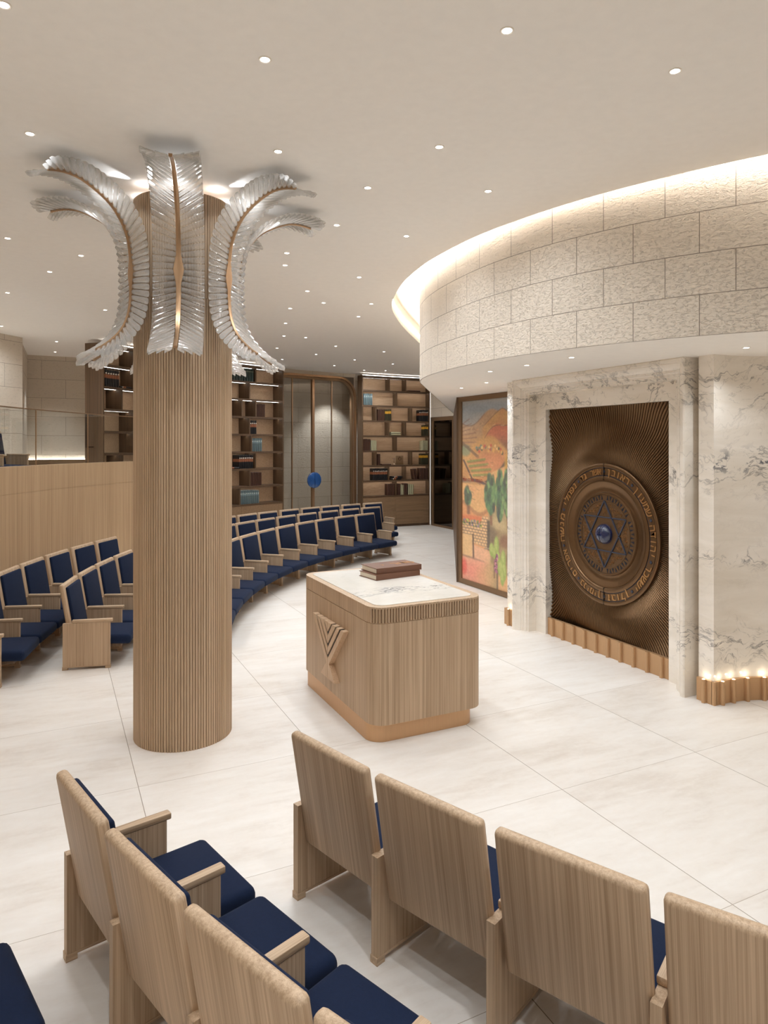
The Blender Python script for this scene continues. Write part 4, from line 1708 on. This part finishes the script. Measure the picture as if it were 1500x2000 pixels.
# ------------------------------------------------------------------ marble portal with bronze ark door
YC = 5.70
portal = thing('marble_portal', 'white veined marble portal with stepped mouldings around the bronze door', 'portal', (0, 0, 0))
HO = 1.297
prof = [(0, 5.60), (0, 5.185), (.012, 5.175), (.034, 5.175), (.040, 5.186), (.052, 5.186), (.066, 5.204), (.085, 5.226), (.100, 5.236), (.104, 5.248), (.124, 5.250),
        (.130, 5.262), (.146, 5.272), (.160, 5.276), (.164, 5.292), (.187, 5.295), (.187, 5.402), (.372, 5.405), (.375, 5.408), (.375, 5.60)]


def jamb(path):
    """sweep the moulding profile along the U shaped path; path = function of s -> 4 plan points"""
    b = bmesh.new()
    rows = []
    for s, X in prof:
        rows.append([b.verts.new((X, YC+HO-s, 0)), b.verts.new((X, YC+HO-s, SOF-s)), b.verts.new((X, YC-HO+s, SOF-s)), b.verts.new((X, YC-HO+s, 0))])
    for A, B in zip(rows[:-1], rows[1:]):
        for k in range(3):
            b.faces.new((A[k], A[k+1], B[k+1], B[k]))
    return b


obj('surround', jamb(None), marble_wall, portal, 30)
ark = thing('ark_door', 'bronze double door with radiating ribs and star medallion inside the marble portal', 'door', (5.488, YC, 0))
ZC = 1.325
HW_, ZB, ZT = HO-.375+.004, .0, SOF-.375+.004


def relief(a, r):
    """height of the door surface towards the hall"""
    wave = .022*math.sin((r-.80)*2*PI/.62)*min(1, max(0, (r-.76)/.15))
    rib = .014*min(1, .45+max(0, r-.76)*.9)*(abs(math.sin(a*132))*2-1)
    return wave+rib


b = bmesh.new()
NA = 132*8
NR = 40
rings = []
for i in range(NA):
    a = 2*PI*i/NA
    ca, sa = math.cos(a), math.sin(a)
    lim = 1e9
    if abs(ca) > 1e-9:
        lim = min(lim, HW_/abs(ca))
    if sa > 1e-9:
        lim = min(lim, (ZT-ZC)/sa)
    if sa < -1e-9:
        lim = min(lim, (ZC-ZB-.005)/-sa)
    row = []
    r0 = .755
    for j in range(NR+1):
        r = r0+(lim-r0)*j/NR if lim > r0 else r0+(lim-r0)*j/NR
        h = relief(a, r)
        row.append(b.verts.new((-h, ca*r, ZC+sa*r)))
    rings.append(row)
for i in range(NA):
    A, B = rings[i], rings[(i+1) % NA]
    for j in range(NR):
        b.faces.new((A[j], A[j+1], B[j+1], B[j]))
obj('ribbed_panel', b, bronze_door, ark, 50)
b = bmesh.new()
box(b, .03, .08, -HW_, HW_, ZB, ZT)
obj('backing', b, bronze_dark, ark)


def ylathe(prof, n=96):
    """turn a profile (r, height) around the door's axis (towards the hall)"""
    b = bmesh.new()
    rings_ = []
    for r, h in prof:
        rings_.append([b.verts.new((-h, r*math.cos(2*PI*i/n), ZC+r*math.sin(2*PI*i/n))) for i in range(n)] if r > 1e-5 else [b.verts.new((-h, 0, ZC))])
    for A, B in zip(rings_[:-1], rings_[1:]):
        for i in range(n):
            j = (i+1) % n
            if len(B) == 1:
                b.faces.new((A[i], A[j], B[0]))
            else:
                b.faces.new((A[i], A[j], B[j], B[i]))
    return b


obj('outer_ring', ylathe([(.775, -.01), (.775, .030), (.765, .036), (.745, .036), (.735, .032), (.733, .020), (.727, .020), (.725, .026), (.648, .026), (.646, .020), (.640, .020), (.638, .032),
                          (.622, .036), (.600, .034), (.592, .024), (.586, .024), (.582, .030), (.568, .028), (.53, .006), (.485, -.004), (.462, .000), (.455, .024), (.450, .030), (.436, .030), (.432, .022)]), bronze_door, ark, 35)
obj('star_disc', ylathe([(.433, .018), (.372, .018), (.370, .024), (.362, .024), (.360, .017), (0, .017)]), bronze('medallion_bronze', srgb(124, 96, 68), .42, .75, 'n'), ark, 35)
for r0, r1 in ((.7275, .7325), (.6405, .6455)):
    obj('blue_inlay', ylathe([(r0, .016), (r0, .023), (r1, .023), (r1, .016)]), blue_metal, ark, 35)
# star of two triangles
b = bmesh.new()
for s in (0, 1):
    P = [Vector((0, .368*math.sin(D2R(120*k+60*s)), ZC+.368*math.cos(D2R(120*k+60*s)))) for k in range(3)]
    for q in range(3):
        A, B = P[q], P[(q+1) % 3]
        dd = (B-A).normalized()
        nn = Vector((0, -dd.z, dd.y))*.0062
        vs = [A+nn, B+nn, B-nn, A-nn]
        lo_ = [b.verts.new(v+Vector((-.016, 0, 0))) for v in vs]
        hi_ = [b.verts.new(v+Vector((-.030, 0, 0))) for v in vs]
        for i in range(4):
            b.faces.new((lo_[i], lo_[(i+1) % 4], hi_[(i+1) % 4], hi_[i]))
        b.faces.new(lo_); b.faces.new(hi_[::-1])
obj('star', b, blue_metal, ark)
# chased ornament: spirals in the fields, and the row of dark triangles round the disc
b = bmesh.new()
rn = random.Random(3)


def wire(pts, w=.0028, h0=.016, h1=.0225):
    prev = None
    for i, (y, z) in enumerate(pts):
        y2, z2 = pts[min(i+1, len(pts)-1)]
        y1, z1 = pts[max(i-1, 0)]
        d = Vector((y2-y1, z2-z1))
        if d.length < 1e-9:
            continue
        d.normalize()
        n_ = (-d.y*w, d.x*w)
        q = [b.verts.new((-h0, y+n_[0], z+n_[1])), b.verts.new((-h1, y, z)), b.verts.new((-h0, y-n_[0], z-n_[1]))]
        if prev:
            b.faces.new((prev[0], prev[1], q[1], q[0]))
            b.faces.new((prev[1], prev[2], q[2], q[1]))
        prev = q


for k in range(6):
    for rr, ao, sc in ((.255, 0, .034), (.285, 30, .045), (.33, 14, .020), (.33, -14, .020), (.30, 20, .022), (.225, 30, .022), (.318, 38, .022)):
        a = D2R(90+60*k+ao)
        cy_, cz_ = rr*math.cos(a), ZC+rr*math.sin(a)
        n = 34
        wire([(cy_+sc*(i/n)*math.cos(i*.52+k), cz_+sc*(i/n)*math.sin(i*.52+k)) for i in range(n)])
    for ao in (-6, 6):
        a0_ = D2R(90+60*k+ao)
        wire([((.21+.012*j)*math.cos(a0_), ZC+(.21+.012*j)*math.sin(a0_)) for j in range(9)])
obj('chased_scrolls', b, bronze('scroll_bronze', srgb(168, 130, 90), .38, .8, 'n'), ark, 60)
b = bmesh.new()
for k in range(60):
    if k % 10 == 0:
        continue
    a = D2R(90+6*k)
    up = k % 2
    pts = [(.378 if up else .426, -1.9), (.378 if up else .426, 1.9), (.426 if up else .378, 0)]
    lo_ = [b.verts.new((-.0175, r*math.cos(a+D2R(t)), ZC+r*math.sin(a+D2R(t)))) for r, t in pts]
    hi_ = [b.verts.new((-.0215, r*math.cos(a+D2R(t)), ZC+r*math.sin(a+D2R(t)))) for r, t in pts]
    for i in range(3):
        b.faces.new((lo_[i], lo_[(i+1) % 3], hi_[(i+1) % 3], hi_[i]))
    b.faces.new(lo_); b.faces.new(hi_[::-1])
obj('triangle_border', b, blue_dark, ark)
# blue glass boss, split down the middle
for sg in (-1, 1):
    b = bmesh.new()
    n1, n2 = 10, 14
    rows = []
    for i in range(n1+1):
        ph = PI/2*i/n1
        row = []
        for j in range(n2+1):
            t = -PI/2+PI*j/n2
            rr = .112*math.cos(ph)
            row.append(b.verts.new((-.018-.085*math.sin(ph), sg*(.004+rr*math.cos(t)), ZC+rr*math.sin(t))))
        rows.append(row)
    for A, B in zip(rows[:-1], rows[1:]):
        for j in range(n2):
            b.faces.new((A[j], A[j+1], B[j+1], B[j]))
    obj('glass_boss', b, blue_gem, ark, 60)
# lettering: ten words round the band, separated by small stars
letter_m = bronze('raised_letter_bronze', srgb(196, 150, 98), .38, .8, 'n')
WORDS = ['\u05e8\u05d0\u05d5\u05d1\u05df', '\u05e9\u05de\u05e2\u05d5\u05df', '\u05d9\u05d4\u05d5\u05d3\u05d4', '\u05d9\u05e9\u05e9\u05db\u05e8', '\u05d6\u05d1\u05d5\u05dc\u05df',
         '\u05d1\u05e0\u05d9\u05de\u05d9\u05df', '\u05d0\u05e4\u05e8\u05d9\u05dd', '\u05de\u05e0\u05e9\u05d4', '\u05e0\u05e4\u05ea\u05dc\u05d9', '\u05d0\u05e9\u05e8 \u05d2\u05d3']
RB = .687
for k, wd in enumerate(WORDS):
    span = 29.0
    chars = [c for c in wd]
    n = len(chars)
    for i, ch in enumerate(chars):
        if ch == ' ':
            continue
        # seen from the hall, right is -y: angle measured clockwise from the top
        ca_ = 36*k+3.5+span*(1-(i+.5)/n)
        th_ = D2R(ca_)
        y, z = -RB*math.sin(th_), ZC+RB*math.cos(th_)
        o = hebrew(ch, .128, ark, (-.0262, y, z), (0, 0, 0), letter_m, 'letter', .007)
        M = Matrix(((0, 0, -1), (-1, 0, 0), (0, 1, 0))).to_4x4()     # text x -> -y, y -> z, normal -> -x
        R_ = Matrix.Rotation(-th_, 4, 'Z')
        S_ = Matrix.Diagonal((min(1.35, 5.0/n)*.92, .86, 1, 1))
        o.matrix_local = Matrix.Translation((-.027, y, z)) @ M @ R_ @ S_
b = bmesh.new()
for k in range(10):
    th_ = D2R(36*k)
    cy_, cz_ = -RB*math.sin(th_), ZC+RB*math.cos(th_)
    for s in (0, 1):
        P = [(cy_+.019*math.sin(D2R(120*q+60*s)), cz_+.019*math.cos(D2R(120*q+60*s))) for q in range(3)]
        lo_ = [b.verts.new((-.0255, y, z)) for y, z in P]
        hi_ = [b.verts.new((-.032-.0004*s, y, z)) for y, z in P]
        for i in range(3):
            b.faces.new((lo_[i], lo_[(i+1) % 3], hi_[(i+1) % 3], hi_[i]))
        b.faces.new(lo_); b.faces.new(hi_[::-1])
obj('small_stars', b, blue_metal, ark)
b = bmesh.new()                  # the seam between the two leaves
box(b, -.0385, -.0255, -.0018, .0018, ZC+.59, ZC+.776)
box(b, -.0385, -.0255, -.0018, .0018, ZC-.776, ZC-.59)
obj('leaf_seam', b, blackish, ark)


def kick_plate(pts, h, parent_name, label, name='bronze_skirting', ribs=(), t=.03, lamps=False):
    """fluted bronze skirting along plan points (hall side on the left of the direction)"""
    root = thing(name, label, 'skirting', (pts[0][0], pts[0][1], 0))
    ox, oy = pts[0]
    b = bmesh.new()
    for (ax, ay), (bx, by) in zip(pts[:-1], pts[1:]):
        d = Vector((bx-ax, by-ay))
        n_ = Vector((-d.y, d.x)).normalized()*t
        P = [(ax-ox, ay-oy), (bx-ox, by-oy), (bx-ox+n_.x, by-oy+n_.y), (ax-ox+n_.x, ay-oy+n_.y)]
        prism(b, P, 0.0, h)
    obj('plate', b, bronze_base, root, 30)
    # ribs at distances along the path
    Ls = [0]
    for p, q in zip(pts[:-1], pts[1:]):
        Ls.append(Ls[-1]+math.hypot(q[0]-p[0], q[1]-p[1]))
    for s in ribs:
        k = max(0, min(len(pts)-2, int(np.searchsorted(Ls, s))-1))
        u = (s-Ls[k])/(Ls[k+1]-Ls[k])
        px_, py_ = pts[k][0]+(pts[k+1][0]-pts[k][0])*u, pts[k][1]+(pts[k+1][1]-pts[k][1])*u
        d = Vector((pts[k+1][0]-pts[k][0], pts[k+1][1]-pts[k][1])).normalized()
        n_ = Vector((-d.y, d.x))
        b = bmesh.new()
        P = []
        for a_, w_ in ((-.019, t-.002), (-.017, t+.022), (-.010, t+.030), (0, t+.033), (.010, t+.030), (.017, t+.022), (.019, t-.002)):
            P.append((px_-ox+d.x*a_+n_.x*w_, py_-oy+d.y*a_+n_.y*w_))
        prism(b, P, 0, h+.004)
        rb = obj('rib', b, bronze_base, root, 40)
        if lamps:
            lx, ly = px_-ox+n_.x*(t+.012), py_-oy+n_.y*(t+.012)
            b = lathe(bmesh.new(), [(0, .001), (.009, .001), (.012, -.002)], 12, (lx, ly, h+.0065))
            obj('lamp_lens', b, spot_lens, rb)
            light('skirting_uplight', 'POINT', (lx, ly, h+.025), .10, (1, .86, .66), root, shadow_soft_size=.008)
    return root


n9 = [.10+.182*i for i in range(10)]
kick_plate([(5.470, YC-HW_+.006), (5.470, YC+HW_-.006)], .205, None, 'ribbed bronze kick plate along the foot of the star door', ribs=n9, t=.035)

# marble piers either side of the portal, curving back into the niches
def pier_path(sg, off=0.0):
    """plan points from the portal outwards; sg = -1 near side, +1 far side"""
    Y = lambda d: YC+sg*d
    x0 = 5.28-off
    yc = 1.528+off
    P = [(5.62, Y(1.37-off*0)), (x0, Y(1.37)), (x0, Y(yc))]
    rc = .95-off
    cx_, cy_ = 5.38, 1.528+.95
    P.append((cx_, Y(yc)))
    for i in range(1, 15):
        t = PI/2*i/14
        P.append((cx_+rc*math.sin(t), Y(cy_-rc*math.cos(t))))
    return P


for sg, nm in ((-1, 'wall_marble_right'), (1, 'wall_marble_left')):
    bm = bmesh.new()
    P = pier_path(sg)
    P.append((6.33, YC+sg*(3.0 if sg < 0 else 2.6)))
    if sg < 0:
        P += [(6.33, .2), (6.6, -2.5)]
    wallstrip(bm, P, 0, SOF)
    struct(nm, bm, marble_wall, 40)
bm = bmesh.new()
for sg in (-1, 1):
    y0, y1 = sorted((YC+sg*1.29, YC+sg*1.38))
    box(bm, 5.60, 5.64, y0, y1, 0, SOF)
struct('wall_marble_slot', bm, marble_wall)
for sg, lb in ((-1, 'fluted bronze skirting with glowing rib tops along the curved marble wall at right'),
               (1, 'fluted bronze skirting end showing left of the marble portal')):
    P = pier_path(sg, .0)[1:]
    if sg < 0:
        P = P[::-1]
    tot = sum(math.hypot(b_[0]-a_[0], b_[1]-a_[1]) for a_, b_ in zip(P[:-1], P[1:]))
    # rib positions measured from the pier's outer edge
    ds = [.085, .158+.062, .158+.20, .158+.36, .158+.53, .158+.70, .158+.87, .158+1.04, .158+1.21, .158+1.38]
    kick_plate(P, .205, None, lb, ribs=[(tot-d if sg < 0 else d) for d in ds if d < tot-.02], t=.028, lamps=True)
    # corner block
    b = bmesh.new()
    yy = YC+sg*1.528
    y0, y1 = sorted((yy, yy-sg*-.028))
    y0, y1 = sorted((yy-sg*.0, yy+sg*-.0+(-.028 if sg < 0 else .028)*(-1 if False else 1)))
    pr = COL.objects[-1]
    root = [o for o in bpy.data.objects if o.name.startswith('bronze_skirting') and o.get('label') == lb][0]
    box(b, 5.252-root.location.x, 5.285-root.location.x, y0-root.location.y-(0 if sg < 0 else .004), y1-root.location.y+(.004 if sg < 0 else 0), 0, .205)
    obj('corner_block', b, bronze_base, root)

# ------------------------------------------------------------------ lights hidden from direct view: cove glow over the bulkhead
w = bpy.data.worlds.new('world')
SC.world = w
w.use_nodes = True
w.node_tree.nodes['Background'].inputs[0].default_value = (1, .9, .78, 1)
w.node_tree.nodes['Background'].inputs[1].default_value = .0

# lettering becomes plain mesh
dg = bpy.context.evaluated_depsgraph_get()
dg.update()
for o in [q for q in bpy.data.objects if q.type == 'FONT']:
    me = bpy.data.meshes.new_from_object(o.evaluated_get(dg))
    bt = bmesh.new()
    bt.from_mesh(me)
    bmesh.ops.remove_doubles(bt, verts=bt.verts[:], dist=2e-5)
    bmesh.ops.recalc_face_normals(bt, faces=bt.faces[:])
    bt.to_mesh(me)
    bt.free()
    n = bpy.data.objects.new(o.name.split('.')[0], me)
    COL.objects.link(n)
    n.parent = o.parent
    n.matrix_local = o.matrix_local.copy()
    if '\u05d3' in o.data.body:          # this glyph's outline crosses itself: unite it into one solid
        cb = bmesh.new()
        box(cb, 50, 50.01, 50, 50.01, 50, 50.01)
        cube = obj('operand', cb, gold)
        md = n.modifiers.new('unite', 'BOOLEAN')
        md.operation, md.solver, md.use_self, md.object = 'DIFFERENCE', 'EXACT', True, cube
        d2_ = bpy.context.evaluated_depsgraph_get()
        d2_.update()
        me2 = bpy.data.meshes.new_from_object(n.evaluated_get(d2_))
        n.modifiers.clear()
        n.data = me2
        bpy.data.objects.remove(cube)
    bpy.data.objects.remove(o)

# ------------------------------------------------------------------ render look
SC.view_settings.view_transform = 'Standard'
SC.view_settings.look = 'None'
SC.view_settings.gamma = 1
SC.view_settings.exposure = 0.27
SC.view_settings.use_curve_mapping = False
cy = SC.cycles
cy.max_bounces = 16
cy.diffuse_bounces = 11
cy.use_adaptive_sampling = True
cy.adaptive_threshold = .02
cy.glossy_bounces = 4
cy.transmission_bounces = 12
cy.transparent_max_bounces = 16
cy.caustics_reflective = False
cy.caustics_refractive = False
cy.sample_clamp_indirect = 6
cy.use_denoising = True
cy.use_light_tree = True
